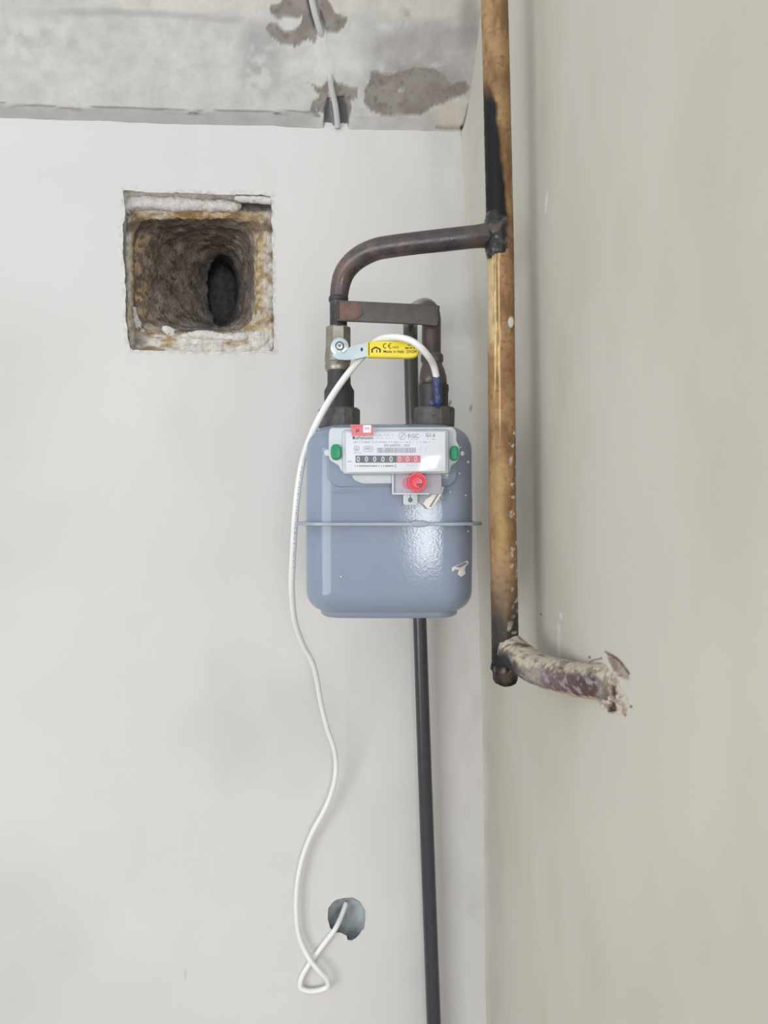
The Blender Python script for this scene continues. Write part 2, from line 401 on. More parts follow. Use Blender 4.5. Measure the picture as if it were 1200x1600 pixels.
PE = crop([(500,345),(520,320),(530,270),(600,285),(690,268),(760,262),(800,280),(830,325),(880,310),(900,330),(885,355),(840,370),(760,400),(730,430),(650,430),(610,440),(560,430),(525,420),(505,385)], *K2)
PW = crop([(625,340),(640,325),(662,335),(655,352),(630,360)], *K2)
CH = crop([(352,420),(365,380),(385,372),(425,372),(440,420),(440,485),(352,485)], *K2)
CABLE_A = [(481,-40),(486,-10),(489,8),(494,28),(500,47)]
CABLE_B = [(516,122),(518,138),(523,160),(526,180),(527,196)]
CABLE_M = CABLE_A + [(507,80)] + CABLE_B
STRIP = [(0,164),(40,167),(100,171),(180,171),(240,173),(300,177),(330,176),(470,177),(500,180)]
def ceil_masks(P):
    px, py, d = proj(P); j = (fbm(P, 70, 4, 21)-.5)*16 + (fbm(P, 300, 2, 22)-.5)*4
    peel = np.zeros(px.shape)
    for pl in (PA, PB, PC, PD, PE): peel = np.maximum(peel, ss(.8, -.8, sdf(pl, px, py)+j*.55))
    peel = peel*(1-ss(.8, -.8, sdf(PW, px, py)+j*.4))
    chase = np.maximum(ss(1, -1.2, sdf(CH, px, py)+j*.2), ss(10, 7, seg_d(CABLE_A[:], px, py))*0.8)
    return px, py, d, j, peel, chase
def ceil_fn(x, y):
    P = np.stack([x, y, ceil_z(x, y)], -1)
    P[..., 2] += (fbm(P, 8, 3, 20)-.5)*.006 + (fbm(P, 60, 3, 27)-.5)*.0025
    px, py, d, j, peel, chase = ceil_masks(P); ok = (d > .3)
    P[..., 2] += ok*(peel*.0028 + chase*.010)
    P[..., 2] -= ok*ss(14, 3, seg_d([(502,56),(507,85),(514,112)], px, py))*.003
    P[..., 2] += ok*ss(2.2, .6, seg_d(STRIP, px, py)+j*.12)*.004
    return P
def ceil_col(P):
    px, py, d, j, peel, chase = ceil_masks(P)
    big = fbm(P, 14, 4, 23); fine = fbm(P, 60, 4, 24)
    c = mix(lin((209, 207, 202)), lin((201, 201, 197)), ss(.40, .66, big))
    c = mix(c, lin((182, 180, 177)), ss(.56, .78, fine)*.3)
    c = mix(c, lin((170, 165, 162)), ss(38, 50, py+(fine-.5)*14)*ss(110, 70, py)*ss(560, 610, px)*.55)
    c = mix(c, lin((213, 205, 196)), ss(16, 6, py-px*.02+(big-.5)*20)*ss(120, 240, px)*.7)
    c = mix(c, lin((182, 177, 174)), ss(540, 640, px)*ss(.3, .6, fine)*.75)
    c = mix(c, lin((178, 177, 175)), ss(.52, .7, fbm(P*np.array((1, 2, 1)), 100, 4, 30))*.2)
    def blob(x, y, rx, ry): return ss(1.25, .3, np.hypot((px-x)/rx, (py-y)/ry))
    c = mix(c, lin((172, 171, 172)), blob(408,85,42,75)*ss(.3,.52,fine)*.85)
    c = mix(c, lin((172, 168, 164)), blob(640,75,90,50)*ss(.35,.62,fbm(P, 40, 4, 25))*.8)
    c = mix(c, lin((160, 152, 148)), blob(655,128,95,40)*ss(.3,.55,fine)*.85)
    c = mix(c, lin((176, 174, 172)), blob(60,55,80,35)*ss(.4,.6,fine)*.6)
    c = mix(c, lin((172, 168, 162)), ss(9, 1, np.abs(py-14-px*.045+ (fbm(P, 20, 2, 9)-.5)*16))*ss(60, 130, px)*ss(420, 330, px)*.6)
    c = mix(c, lin((214, 208, 198)), blob(690,10,120,26)*.7)
    c = mix(c, lin((186, 170, 156)), blob(650,22,30,12)*ss(.5,.65,fine))
    c = mix(c, lin((152, 146, 142)), blob(735,30,22,60)*.7)
    c = mix(c, lin((216, 213, 208)), blob(520,88,45,34)*.8)
    c = mix(c, lin((208, 200, 186)), blob(705,178,36,24)*.8)
    c = mix(c, lin((190, 176, 158)), blob(712,196,22,6)*.7)
    st = np.interp(px, [p[0] for p in STRIP], [p[1] for p in STRIP])
    c = mix(c, lin((172, 169, 167)), ss(0, 3, py-st+j*.15)*ss(515, 470, px)*.85)
    c = mix(c, lin((190, 186, 182)), ss(180, 184, py+j*.3)*ss(545, 560, px)*ss(690, 670, px)*.7)
    c = mix(c, lin((112, 106, 102)), ss(3.0, .6, seg_d(STRIP, px, py)+j*.10)*(.45+.5*ss(.4,.6,fbm(P, 90, 2, 26))))
    pk = mix(lin((143, 134, 129)), lin((157, 150, 145)), ss(.35, .65, fbm(P, 45, 4, 28)))
    pk = mix(pk, lin((120, 112, 110)), ss(.58, .72, fbm(P, 130, 3, 29))*.7)
    c = mix(c, pk, peel)
    c = mix(c, lin((92, 92, 96)), chase*.75*ss(100, 130, py)); c = mix(c, lin((120, 116, 114)), chase*.5*ss(100, 60, py))
    e = seg_d([(752,86),(746,96)], px, py); c = mix(c, lin((96, 84, 80)), ss(6, 2, e))
    e = seg_d([(740,150),(733,168),(728,185),(722,203)], px, py); c = mix(c, lin((112, 100, 96)), ss(4.5, 1, e+j*.25)*.8)
    c = mix(c, lin((138, 112, 92)), ss(4, 1, seg_d([(682,199),(716,201)], px, py)+j*.2)*.6); c = mix(c, lin((70, 60, 58)), ss(6, 2.5, np.hypot(px-722, py-200)+j*.3))
    return c
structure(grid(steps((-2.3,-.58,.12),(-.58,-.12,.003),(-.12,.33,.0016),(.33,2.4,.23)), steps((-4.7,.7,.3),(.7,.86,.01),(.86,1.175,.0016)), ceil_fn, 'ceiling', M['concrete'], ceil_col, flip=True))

def slab(name, x0, x1, y0, y1, z0, z1, material, parent=None):
    V = np.array([(x, y, z) for x in (x0, x1) for y in (y0, y1) for z in (z0, z1)], float)
    return link_mesh(name, V, [(0,1,3,2),(4,6,7,5),(0,4,5,1),(2,3,7,6),(0,2,6,4),(1,5,7,3)], material, parent, smooth=False)
def box_faces(): return [(0,1,3,2),(4,6,7,5),(0,4,5,1),(2,3,7,6),(0,2,6,4),(1,5,7,3)]
def cbox(x0, x1, y0, y1, z0, z1): return np.array([(x, y, z) for x in (x0, x1) for y in (y0, y1) for z in (z0, z1)], float), box_faces()
structure(slab('floor', -2.4, 2.4, -4.7, 1.3, -.08, 0, M['floorm']))
structure(slab('wall_return', XR+.001, 2.4, -.3, -.2, 0, 3.0, M['plain']))
structure(slab('wall_far_right', 2.2, 2.3, -4.6, -.3, 0, 3.0, M['plain']))
def wall_with_window(name, axis, a, b, lo, hi, w0, w1, z0, z1):
    mk = (lambda p, q, c, d: cbox(p, q, a, b, c, d)) if axis == 'y' else (lambda p, q, c, d: cbox(a, b, p, q, c, d))
    V, f = merge([mk(lo, w0, 0, 3.0), mk(w1, hi, 0, 3.0), mk(w0, w1, 0, z0), mk(w0, w1, z1, 3.0)])
    structure(link_mesh(name, V, f, M['plain'], None, smooth=False))
wall_with_window('wall_front', 'y', -4.6, -4.5, -2.3, 2.3, .18, .94, 1.25, 2.28)
wall_with_window('wall_left', 'x', -2.3, -2.2, -4.6, 1.25, -4.1, -.5, .86, 2.5)
def window(name, axis, a, b, w0, w1, z0, z1):
    mk = (lambda p, q, c, d: cbox(p, q, a, b, c, d)) if axis == 'y' else (lambda p, q, c, d: cbox(a, b, p, q, c, d))
    t = .04; m = (w0+w1)/2
    V, f = merge([mk(w0, w0+t, z0, z1), mk(w1-t, w1, z0, z1), mk(w0+t, w1-t, z0, z0+t), mk(w0+t, w1-t, z1-t, z1)] + ([mk(m-.03, m+.03, z0+t, z1-t)] if w1-w0 > 1 else []))
    structure(link_mesh(name, V, f, M['winframe'], None, smooth=False))
window('window_1', 'y', -4.58, -4.53, .18, .94, 1.25, 2.28)
window('window_2', 'x', -2.28, -2.23, -4.1, -.5, .86, 2.5)

# ------------------------------------------------------------------ loft through closed rings given in the photograph at known distances behind the back wall
def ring_rect(x0, x1, y0, y1, e, n=120):
    a = np.linspace(0, 2*math.pi, n, endpoint=False); c, s = np.cos(a), np.sin(a)
    k = (np.abs(c)**e+np.abs(s)**e)**(-1/e)
    return np.stack([(x0+x1)/2+(x1-x0)/2*c*k, (y0+y1)/2+(y1-y0)/2*s*k], 1)
def loft(rings, sub, wob=0.0, wscale=60, seed=40, capend=True):
    out = []; N = len(rings[0][0])
    for (r0, y0), (r1, y1), m in zip(rings[:-1], rings[1:], sub):
        A = onY(r0[:, 0], r0[:, 1], np.full(N, y0)); B = onY(r1[:, 0], r1[:, 1], np.full(N, y1))
        for t in np.linspace(0, 1, m, endpoint=False): out.append(A*(1-t)+B*t)
    out.append(onY(rings[-1][0][:, 0], rings[-1][0][:, 1], np.full(N, rings[-1][1])))
    V = np.vstack(out)
    if wob:
        for k in range(3): V[:, k] += (fbm(V, wscale, 4, seed+k)-.5)*wob
    n = len(out); fs = [(i*N+j, (i+1)*N+j, (i+1)*N+(j+1) % N, i*N+(j+1) % N) for i in range(n-1) for j in range(N)]
    if capend: fs.append(tuple((n-1)*N+j for j in range(N))[::-1])
    return V, fs, n, N
def resample(poly, n):
    p = np.vstack([poly, poly[:1]]); L = np.r_[0, np.cumsum(np.linalg.norm(np.diff(p, axis=0), axis=1))]
    t = np.linspace(0, L[-1], n, endpoint=False); q = np.stack([np.interp(t, L, p[:, 0]), np.interp(t, L, p[:, 1])], 1)
    return q
def polar_sort(q, cx, cy, n=120):              # resample by angle so rings match
    a = np.linspace(0, 2*math.pi, n, endpoint=False); qa = np.unwrap(np.arctan2(q[:, 1]-cy, q[:, 0]-cx))
    if qa[-1] < qa[0]: q = q[::-1]; qa = np.unwrap(np.arctan2(q[:, 1]-cy, q[:, 0]-cx))
    k = np.argsort(np.mod(qa, 2*math.pi)); qs = q[k]; s = np.mod(qa, 2*math.pi)[k]
    s = np.r_[s[-1]-2*math.pi, s, s[0]+2*math.pi]; qs = np.vstack([qs[-1:], qs, qs[:1]])
    return np.stack([np.interp(a, s, qs[:, 0]), np.interp(a, s, qs[:, 1])], 1)
def cr(x0, x1, y0, y1, e, n=200): return ring_rect(x0/4.286+170, x1/4.286+170, y0/4.286+270, y1/4.286+270, e, n)

fl = thing('flue_opening', 'square soot-stained flue hole with a rough ochre clay rim cut into the white wall', 'flue', onY(312., 545., YB+.02))
NR = 240
outer = polar_sort(resample(np.array(NICHE), 1600), 312, 430, NR)
jr = [(inset(outer, -2.5), YB+.0012), (inset(outer, -1.5), YB+.010), (cr(120, 1104, 205, 1200, 16, NR), YB+.034)]
V, f, n, N = loft(jr, [3, 8], .003, 90, 41, capend=False)
px, py, d = proj(V); cj = mix(lin((230, 226, 222)), lin((216, 209, 202)), ss(.4, .65, fbm(V, 70, 3, 42)))
cj = mix(cj, lin((150, 148, 146)), ss(226, 205, px)*ss(345, 372, py)*.8); cj = mix(cj, lin((140, 124, 116)), ss(415, 421, px)*ss(330, 345, py)*.9)
link_mesh('plaster_reveal', V, f, M['crust'], fl, cj)
rr = [(cr(100, 1120, 195, 1212, 16, NR), YB+.031), (cr(128, 1080, 245, 1150, 14, NR), YB+.0285), (cr(146, 1050, 275, 1115, 10, NR), YB+.028), (cr(162, 1000, 305, 1082, 6.5, NR), YB+.032), (cr(172, 975, 318, 1066, 5.5, NR), YB+.046)]
V, f, n, N = loft(rr, [8, 8, 10, 6], .008, 120, 43, capend=False)
px, py, d = proj(V); g = fbm(V, 110, 4, 44); cx = (px-170)*4.286; cy = (py-270)*4.286
co = mix(lin((196, 176, 140)), lin((160, 136, 102)), ss(.36, .64, g)); co = mix(co, lin((206, 196, 178)), ss(.5, .66, fbm(V, 75, 4, 45))*.8)
co = mix(co, lin((224, 217, 210)), ss(1050, 1085, cy)*ss(.36, .5, fbm(V*np.array((.5, 1, 1)), 60, 4, 46))*.95)
co = mix(co, lin((222, 214, 206)), ss(285, 245, cy)*ss(620, 420, cx)*.95); co = mix(co, lin((226, 218, 208)), ss(158, 140, cx)*.8)
co = mix(co, lin((172, 132, 84)), ss(420, 480, cx)*ss(800, 700, cx)*ss(420, 340, cy)*ss(.35, .6, g)*.8)
co = mix(co, lin((110, 92, 80)), ss(290, 340, cy+(g-.5)*120)*ss(430, 380, cy)*.8)
co = mix(co, lin((128, 108, 92)), ss(300, 200, cx)*ss(320, 400, cy)*ss(158, 175, cx)*ss(.4, .6, fbm(V, 60, 3, 57))*.7)
co = mix(co, lin((218, 210, 202)), ss(1022, 1062, cx)*ss(.4, .52, fbm(V, 65, 4, 48))*.85)
co = mix(co, lin((116, 114, 116)), ss(268, 252, cy)*ss(872, 892, cx))
link_mesh('clay_rim', V, f, M['flue'], fl, co)
dr = [(cr(150, 1010, 295, 1095, 6.0, NR), YB+.046), (cr(215, 968, 350, 1058, 5, NR), YB+.060), (cr(320, 958, 392, 1050, 3.6, NR), YB+.10), (cr(470, 935, 460, 1042, 2.8, NR), YB+.15), (cr(610, 900, 530, 1036, 2.3, NR), YB+.195), (cr(662, 872, 556, 1030, 2.2, NR), YB+.21), (cr(640, 866, 570, 1018, 2.2, NR), YB+.235), (cr(668, 850, 600, 1000, 2.2, NR), YB+.32)]
V, f, n, N = loft(dr, [10, 14, 16, 14, 6, 6, 10], .013, 46, 50)
px, py, d = proj(V); g = fbm(V, 42, 5, 51); cx = (px-170)*4.286; cy = (py-270)*4.286; dep = V[:, 1]-YB
co = mix(lin((176, 162, 150)), lin((142, 128, 118)), ss(.36, .64, g)); co = mix(co, lin((204, 174, 138)), ss(.10, .045, dep)*ss(.3, .6, fbm(V, 60, 3, 52))*ss(600, 300, cx))
co = mix(co, lin((116, 106, 98)), ss(.54, .62, fbm(V, 70, 4, 53))*.75); co = mix(co, lin((92, 82, 76)), ss(.60, .68, fbm(V, 120, 3, 58))*.7)
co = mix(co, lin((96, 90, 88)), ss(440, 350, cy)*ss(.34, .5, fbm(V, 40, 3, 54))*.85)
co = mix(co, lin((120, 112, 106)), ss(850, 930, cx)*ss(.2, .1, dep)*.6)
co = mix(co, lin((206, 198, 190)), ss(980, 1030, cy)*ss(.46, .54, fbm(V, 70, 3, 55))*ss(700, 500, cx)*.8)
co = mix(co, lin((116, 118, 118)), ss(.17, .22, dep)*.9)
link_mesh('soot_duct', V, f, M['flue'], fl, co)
# ragged strips of white filler: under the upper reveal and along the sill
def strip(name, pts, Y, rads, seed, colr=(226, 221, 217), amp=.007):
    Q = smooth_path([np.r_[onY(x/4.286+170, y/4.286+270, YB+yy), r] for (x, y), yy, r in zip(pts, Y, rads)], 150)
    V, f = tube(Q[:, :3], Q[:, 3], 28); V += (np.stack([fbm(V, 75, 4, seed+k) for k in range(3)], 1)-.5)*amp + (np.stack([fbm(V, 300, 2, seed+k) for k in range(3)], 1)-.5)*amp*.3
    return link_mesh(name, V, f, M['crust'], fl, mix(lin(colr)*.86, lin(colr), fbm(V, 130, 3, seed)))
strip('filler_strip', [(112,270),(125,235),(175,205),(300,205),(450,212),(600,216),(760,222),(850,222),(890,212)], [.024]*9, [.006,.010,.0105,.0095,.0105,.0095,.0085,.0075,.003], 61)
strip('filler_strip', [(845,170),(900,176),(1000,180),(1088,186)], [.008]*4, [.003,.0050,.0055,.0055], 64, amp=.003)
strip('sill_strip', [(360,1052),(400,1058),(440,1062)], [.036]*3, [.003,.006,.003], 67)
strip('sill_strip', [(530,1078),(600,1085),(700,1090),(790,1095),(850,1100),(930,1090)], [.030]*6, [.003,.006,.0065,.005,.007,.004], 70)
strip('sill_strip', [(980,1075),(1010,1075),(1045,1070)], [.030]*3, [.002,.005,.003], 73)
strip('sill_strip', [(175,900),(180,960),(190,1010),(200,1050),(240,1072)], [.036]*5, [.002,.0045,.005,.005,.003], 76)

# round recess for a socket, low on the wall
wb = thing('wall_recess', 'round rough hole low on the white wall where the thin white cable ends', 'wall hole', onY(541., 1466., YB+.01))
so = polar_sort(resample(np.array(SOCKET), 900), 541, 1434, 90)
V, f, n, N = loft([(inset(so, -2.2), YB+.0015), (inset(so, -1.0), YB+.008), (np.array((541, 1434))+(so-np.array((541, 1434)))*.97, YB+.026), (np.array((541, 1434))+(so-np.array((541, 1434)))*.5, YB+.030)], [3, 10, 5], .004, 80, 60)
link_mesh('recess_lining', V, f, M['boxm'], wb, mix(lin((178, 184, 186)), lin((140, 144, 148)), ss(.35, .7, fbm(V, 40, 4, 61))))

# ------------------------------------------------------------------ ceiling cable in its chase
cc = thing('ceiling_cable', 'grey-white cable showing twice in a chase across the stained ceiling', 'cable', W(516, 122, 1.0))
def ceil_pt(px, py, dz):
    r = ray(px, py); p0 = A0; t = np.dot(p0-CAM, cn)/np.dot(r, cn); p = CAM+r*t; return p - cn*dz
for nm, path, dz in (('cable_run', CABLE_A+[(505,62)], .001), ('cable_run', [(513,108)]+CABLE_B[:-1]+[(527,191),(527.5,200)], .0005)):
    P = smooth_path([ceil_pt(x, y, dz-(.006 if (x, y) in ((505,62),(513,108)) else 0)) for x, y in path], 40)
    V, f = tube(P, 5.3*1.0/F, 16); link_mesh(nm, V, f, M['cable2'], cc)

# ------------------------------------------------------------------ riser pipe
RY = [-95, 0, 131, 262, 400, 590, 800, 853, 970, 1046]; RX = [769.5, 772.5, 776, 779, 782, 783.7, 785, 786.5, 788.6, 789.5]
DR = 0.80
rp = thing('riser_pipe', 'thick rusty brown vertical gas pipe with a black burnt stretch, in the room corner', 'pipe', W(789, 1072, DR))
ys = np.linspace(-95, 1046, 760); xs = np.interp(ys, RY, RX)
kern = np.ones(41)/41; xs = np.convolve(np.pad(xs, 20, 'edge'), kern, 'valid')
P = W(xs, ys, np.full_like(ys, DR)); V, f = tube(P, 21*DR/F, 72)
px, py, d = proj(V); u = (px-np.interp(py, RY, RX))/21.0
nrm = np.repeat(P, 72, 0); nrm = (V-nrm); nrm /= np.linalg.norm(nrm, axis=1)[:, None]
g = fbm(V, 55, 4, 70); g2 = fbm(V*np.array((1, 1, .25)), 120, 4, 71); g3 = fbm(V, 240, 3, 72)
c = mix(lin((166, 134, 96)), lin((134, 102, 70)), ss(.38, .66, g2))
c = mix(c, lin((158, 116, 84)), ss(380, 420, py)*ss(700, 600, py)*ss(.4, .6, g)*.8)
c = mix(c, lin((118, 88, 62)), ss(.60, .74, g3)*.6)
c = mix(c, lin((176, 146, 96)), ss(690, 740, py)*ss(900, 840, py)*ss(.9, .0, np.abs(u+.1))*.6)
jj = (fbm(V, 60, 4, 73)-.5)
bl = np.interp(py, [100, 135, 160, 200, 262, 300, 345, 372, 395, 412], [-1.6, -.5, -.1, .10, .34, .44, .62, .6, -.2, -1.3])
bk = ss(bl+.22, bl-.16, u+jj*.35)*ss(105, 165, py)
c = mix(c, lin((26, 25, 27)), bk); c = mix(c, lin((86, 74, 68)), bk*ss(.5, .68, g)*ss(300, 350, py)*.7)
c = mix(c, lin((204, 184, 146)), ss(-.48, -.62, u+jj*.4)*ss(398, 412, py)*ss(560, 520, py+jj*60)*.85)
drip = np.zeros(len(V))
for du, y0, y1, w in ((-.52, 392, 640, .034), (-.38, 386, 585, .030), (-.12, 384, 690, .042), (-.24, 470, 600, .020)):
    wob = (fbm(np.stack([py*.02, np.full_like(py, du*9), py*0], -1), 1.6, 3, 75)-.5)*.16
    drip = np.maximum(drip, ss(w*1.6, w*.5, np.abs(u-du-wob))*ss(y0-4, y0+6, py)*ss(y1+6, y1-40, py))
c = mix(c, lin((226, 200, 142)), drip*.9)
c = mix(c, lin((112, 96, 78)), ss(860, 930, py)*.6); c = mix(c, lin((62, 56, 52)), ss(900, 985, py+jj*50)*ss(-.3, .40, np.abs(u-.05)+jj*.5)*.95)
c = mix(c, lin((54, 50, 48)), ss(950, 1010, py+jj*30)*.85); c = mix(c, lin((28, 29, 31)), ss(995, 1025, py+jj*20))
c = mix(c, lin((222, 216, 208)), ss(.62, .70, fbm(V, 170, 3, 76))*ss(.35, .85, u)*ss(620, 680, py)*ss(1010, 900, py)*.9)
c = mix(c, lin((206, 196, 180)), ss(.56, .66, fbm(V, 120, 3, 77))*ss(955, 1000, py)*ss(-.3, .3, u)*.8)
c = mix(c, lin((232, 230, 228)), ss(1.25, .8, np.hypot((px-798.5)/4.5, (py-503)/8.5)+jj*.5))
V = V+nrm*(drip*.0004+(g3-.5)*.0005)[:, None]
link_mesh('pipe', V, f, M['rust'], rp, c)
# weld lump where the inlet branches off
ys = np.linspace(333, 408, 40); tt = (ys-333)/75
P = W(np.interp(ys, RY, RX)-3+2*tt, ys, np.full_like(ys, DR-.0012)); r = (17+5.6*np.sin(tt*math.pi)**.6)*DR/F
V, f = tube(P, r, 48); V += (np.stack([fbm(V, 150, 4, s) for s in (80, 81, 82)], 1)-.5)*.004
c = mix(lin((34, 32, 33)), lin((92, 76, 68)), ss(.52, .66, fbm(V, 90, 3, 83)))
px, py, d = proj(V); c = mix(c, lin((150, 112, 84)), ss(6, 14, px-782)*ss(.35, .55, fbm(V, 60, 3, 84)))
link_mesh('weld_seam', V, f, M['pipe'], rp, c)
# bottom end cap
V, f = lathe([(789.3, 1036, 21.3), (789.4, 1045, 22.5), (789.5, 1049, 20.5), (789.6, 1052, 20.0), (789.6, 1060, 19.5), (789.7, 1067, 16), (789.7, 1071, 9), (789.7, 1072, 2)], DR, 48)
V += (np.stack([fbm(V, 120, 3, s) for s in (85, 86, 87)], 1)-.5)*.0025; px, py, d = proj(V)
c = mix(lin((34, 33, 33)), lin((84, 70, 64)), ss(1046, 1054, py)*ss(.35, .6, fbm(V, 110, 3, 88)))
c = mix(c, lin((176, 160, 148)), ss(3.5, 1, np.abs(py-1050-(px-790)*.12))*ss(.45, .6, fbm(V, 160, 3, 89))*.45)
link_mesh('end_cap', V, f, M['crust'], rp, c)
# elbow running forward to the right-hand wall
E = [(787,1010,.800,22),(797,1014,.796,24),(812,1027,.781,24.5),(828,1039,.763,25),(852,1049,.736,25.5),(875,1056,.712,26.5),(900,1061.5,.686,27.4),(920,1064.5,.664,28),(938,1066,.644,28.3),(952,1067,.634,28.3),(962,1068,.628,28.3)]
Q = smooth_path([np.r_[W(x, y, dd), rr_*dd/F] for x, y, dd, rr_ in E], 240); V, f = tube(Q[:, :3], Q[:, 3], 64)
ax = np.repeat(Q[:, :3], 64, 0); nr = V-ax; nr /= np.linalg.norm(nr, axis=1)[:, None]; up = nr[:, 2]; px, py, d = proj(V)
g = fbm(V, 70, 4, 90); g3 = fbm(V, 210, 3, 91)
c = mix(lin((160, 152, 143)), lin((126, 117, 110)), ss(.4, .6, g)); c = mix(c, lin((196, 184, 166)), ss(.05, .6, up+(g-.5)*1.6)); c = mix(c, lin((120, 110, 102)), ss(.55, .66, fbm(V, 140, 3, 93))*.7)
mar = ss(.62, .38, up+(g3-.5)*.7)*ss(834, 856, px+(g-.5)*30)*ss(938, 926, px+(g-.5)*24)
c = mix(c, mix(lin((122, 104, 104)), lin((90, 70, 68)), ss(845, 915, px)), mar*.95)
c = mix(c, lin((160, 152, 160)), mar*ss(.50, .60, fbm(V, 150, 4, 92))*ss(.5,.2,up)*.8)
c = mix(c, lin((200, 176, 150)), ss(-.72, -.9, up+(g3-.5)*.4)*ss(820, 840, px)*.8)
c = mix(c, lin((46, 46, 48)), ss(815, 796, px+(g-.5)*26+(py-1030)*-.25)*ss(1012, 1030, py+(g-.5)*16)*.95)
c = mix(c, lin((110, 80, 70)), ss(2.2, .6, seg_d([(784,1015),(795,1008),(812,1006),(826,1010)], px, py)+(g3-.5)*5)*.8)
c = mix(c, lin((70, 60, 58)), ss(.66, .76, g3)*.5)
V = V+nr*((g3-.5)*.0022+(g-.5)*.0020+mar*-.0006)[:, None]
link_mesh('elbow', V, f, M['crust'], rp, c)

# ------------------------------------------------------------------ inlet pipe with its fittings
DM = 0.86
ip = thing('inlet_pipe', 'dark brown bent pipe branching left from the riser and dropping to the valve', 'pipe', W(528, 512, DM))
I = [(529,516,.86,13.6),(529,490,.86,13.6),(529.5,468,.86,14),(532,446,.859,15),(538,427,.857,16),(550,411,.853,16.6),(567,398.5,.847,17),(588,389.5,.840,17),(612,385,.832,17),(650,380,.822,17),(700,374.5,.810,17.4),(735,370.5,.802,17.4),(750,369,.801,17.9),(760,368,.801,19.0),(768,367,.801,19.6),(776,366,.8015,18.8)]
Q = smooth_path([np.r_[W(x, y, dd), rr_*dd/F] for x, y, dd, rr_ in I], 220); V, f = tube(Q[:, :3], Q[:, 3], 48)
px, py, d = proj(V); g = fbm(V, 45, 4, 95); up = (V-np.repeat(Q[:, :3], 48, 0))[:, 2]
c = mix(lin((100, 84, 80)), lin((78, 68, 67)), ss(.4, .62, g)); c = mix(c, lin((56, 53, 55)), ss(600, 660, px)*.75); c = mix(c, lin((58, 54, 56)), ss(470, 480, py)*.9)
c = mix(c, lin((116, 90, 82)), ss(560, 530, px)*ss(460, 440, py)*.5); c = mix(c, lin((92, 74, 70)), ss(715, 735, px)*ss(.4, .6, g)*.7)
link_mesh('pipe', V, f, M['pipe'], ip, c)
V, f = lathe([(529, 462, 12.5), (529, 464.5, 15), (529, 468, 15.3), (529, 471, 14.8), (529, 473, 12.5)], DM, 36); V += (np.stack([fbm(V, 240, 3, s) for s in (96, 97, 98)], 1)-.5)*.0016
link_mesh('weld_bead', V, f, M['black'], ip)

sb = thing('spacer_bar', 'dark flat steel bar welded across the inlet and outlet pipes', 'metal bar', W(605, 505, .842))
bar = roundpoly([(526, 470), (540, 469.5), (664, 475.5), (684, 479), (686, 505), (682, 509), (655, 506), (526, 500.5)], 1.5, 3)
V, f = prism(bar, .842, .0045, .0006); V2 = V; px, py, d = proj(V)
link_mesh('bar', V, f, M['bar'], sb, mix(lin((92, 86, 82)), lin((74, 68, 66)), fbm(V, 40, 3, 99)), sharp=40)
# heat-stained end as a thin separate scale on the bar
V, f = prism(roundpoly([(530, 472), (556, 472), (566, 478), (567, 492), (556, 500), (530, 499)], 7, 6), .8414, .0006, .0002)
link_mesh('heat_stain', V, f, mat('rust_brown_scale', (112, 84, 74), rough=.6, var=.3, scale=120), sb)
for wx, wy in ((528.5, 485), (684, 492)):
    ysw = np.linspace(wy-14, wy+14, 14); V, f = tube(W(np.full(14, wx), ysw, np.full(14, .8435)), 3.0*.84/F, 12)
    V += (np.stack([fbm(V, 300, 3, s) for s in (101, 102, 103)], 1)-.5)*.002; link_mesh('weld_bead', V, f, M['black'], sb)

# ------------------------------------------------------------------ ball valve
bv = thing('ball_valve', 'dull nickel ball valve with a yellow-sleeved lever on the left pipe', 'valve', W(528, 581, DM))
V, f = lathe([(528.5, 511, 15), (528.5, 512, 19.5), (528.5, 514, 20.6), (528.3, 545, 20.8), (528.2, 548, 18)], DM, flat=8); link_mesh('hex_end', V, f, M['nickel'], bv, sharp=25)
V, f = lathe([(528, 536, 15), (528, 543, 18.5), (527.8, 552, 19.6), (527.7, 560, 20.2), (527.7, 566, 20.4), (527.7, 567.5, 19.2), (527.7, 569.5, 19.2), (527.6, 571, 20), (527.6, 577, 19.8), (527.6, 580, 18.5), (527.6, 581.5, 15)], DM, 48); link_mesh('body', V, f, M['nickel'], bv, sharp=35)
P = [C((530.5-600)/F*dd, (800-540)/F*dd, dd) for dd in np.array((.850, .832))]; V, f = tube(np.array(P), 7.5*.84/F, 24); link_mesh('stem', V, f, M['nickel'], bv, sharp=35)
# lever: round eye, cranked strip rising to the right, then flat into the sleeve
DL = .826
eye = ring_rect(516.5, 545, 527.5, 556, 2.0, 32)
V1, f1 = prism(eye, .830, .003, .0005)
st = [(520,551,.832),(530,559,.831),(543,561.5,.829),(556,558.5,.824),(572,553,.821),(600,548,.8205)]
strip_top = [(524,546),(536,550),(548,541.5),(560,538.5),(576,534.5),(600,534.5)]; strip_bot = [(519,556),(528,561.5),(540,562.5),(553,561.5),(574,556.5),(600,556.5)]; dz = [.8305,.829,.826,.822,.8205,.8205]
n = len(dz); Vt = [W(x, y, dd) for (x, y), dd in zip(strip_top, dz)]; Vb = [W(x, y, dd) for (x, y), dd in zip(strip_bot, dz)]
nb = R @ np.array((0, 0, -.0025)); V2 = np.array(Vt+Vb+[v+nb for v in Vt]+[v+nb for v in Vb]); f2 = []
for i in range(n-1):
    f2 += [(i, i+n, i+1+n, i+1), (2*n+i, 2*n+i+1, 3*n+i+1, 3*n+i), (i, i+1, 2*n+i+1, 2*n+i), (n+i, 3*n+i, 3*n+i+1, n+i+1)]
f2 += [(0, 2*n, 3*n, n), (n-1, 2*n-1, 4*n-1, 3*n-1)]
V, f = merge([(V1, f1), (V2, f2)]); lever = link_mesh('lever', V, f, M['zinc'], bv, sharp=30)
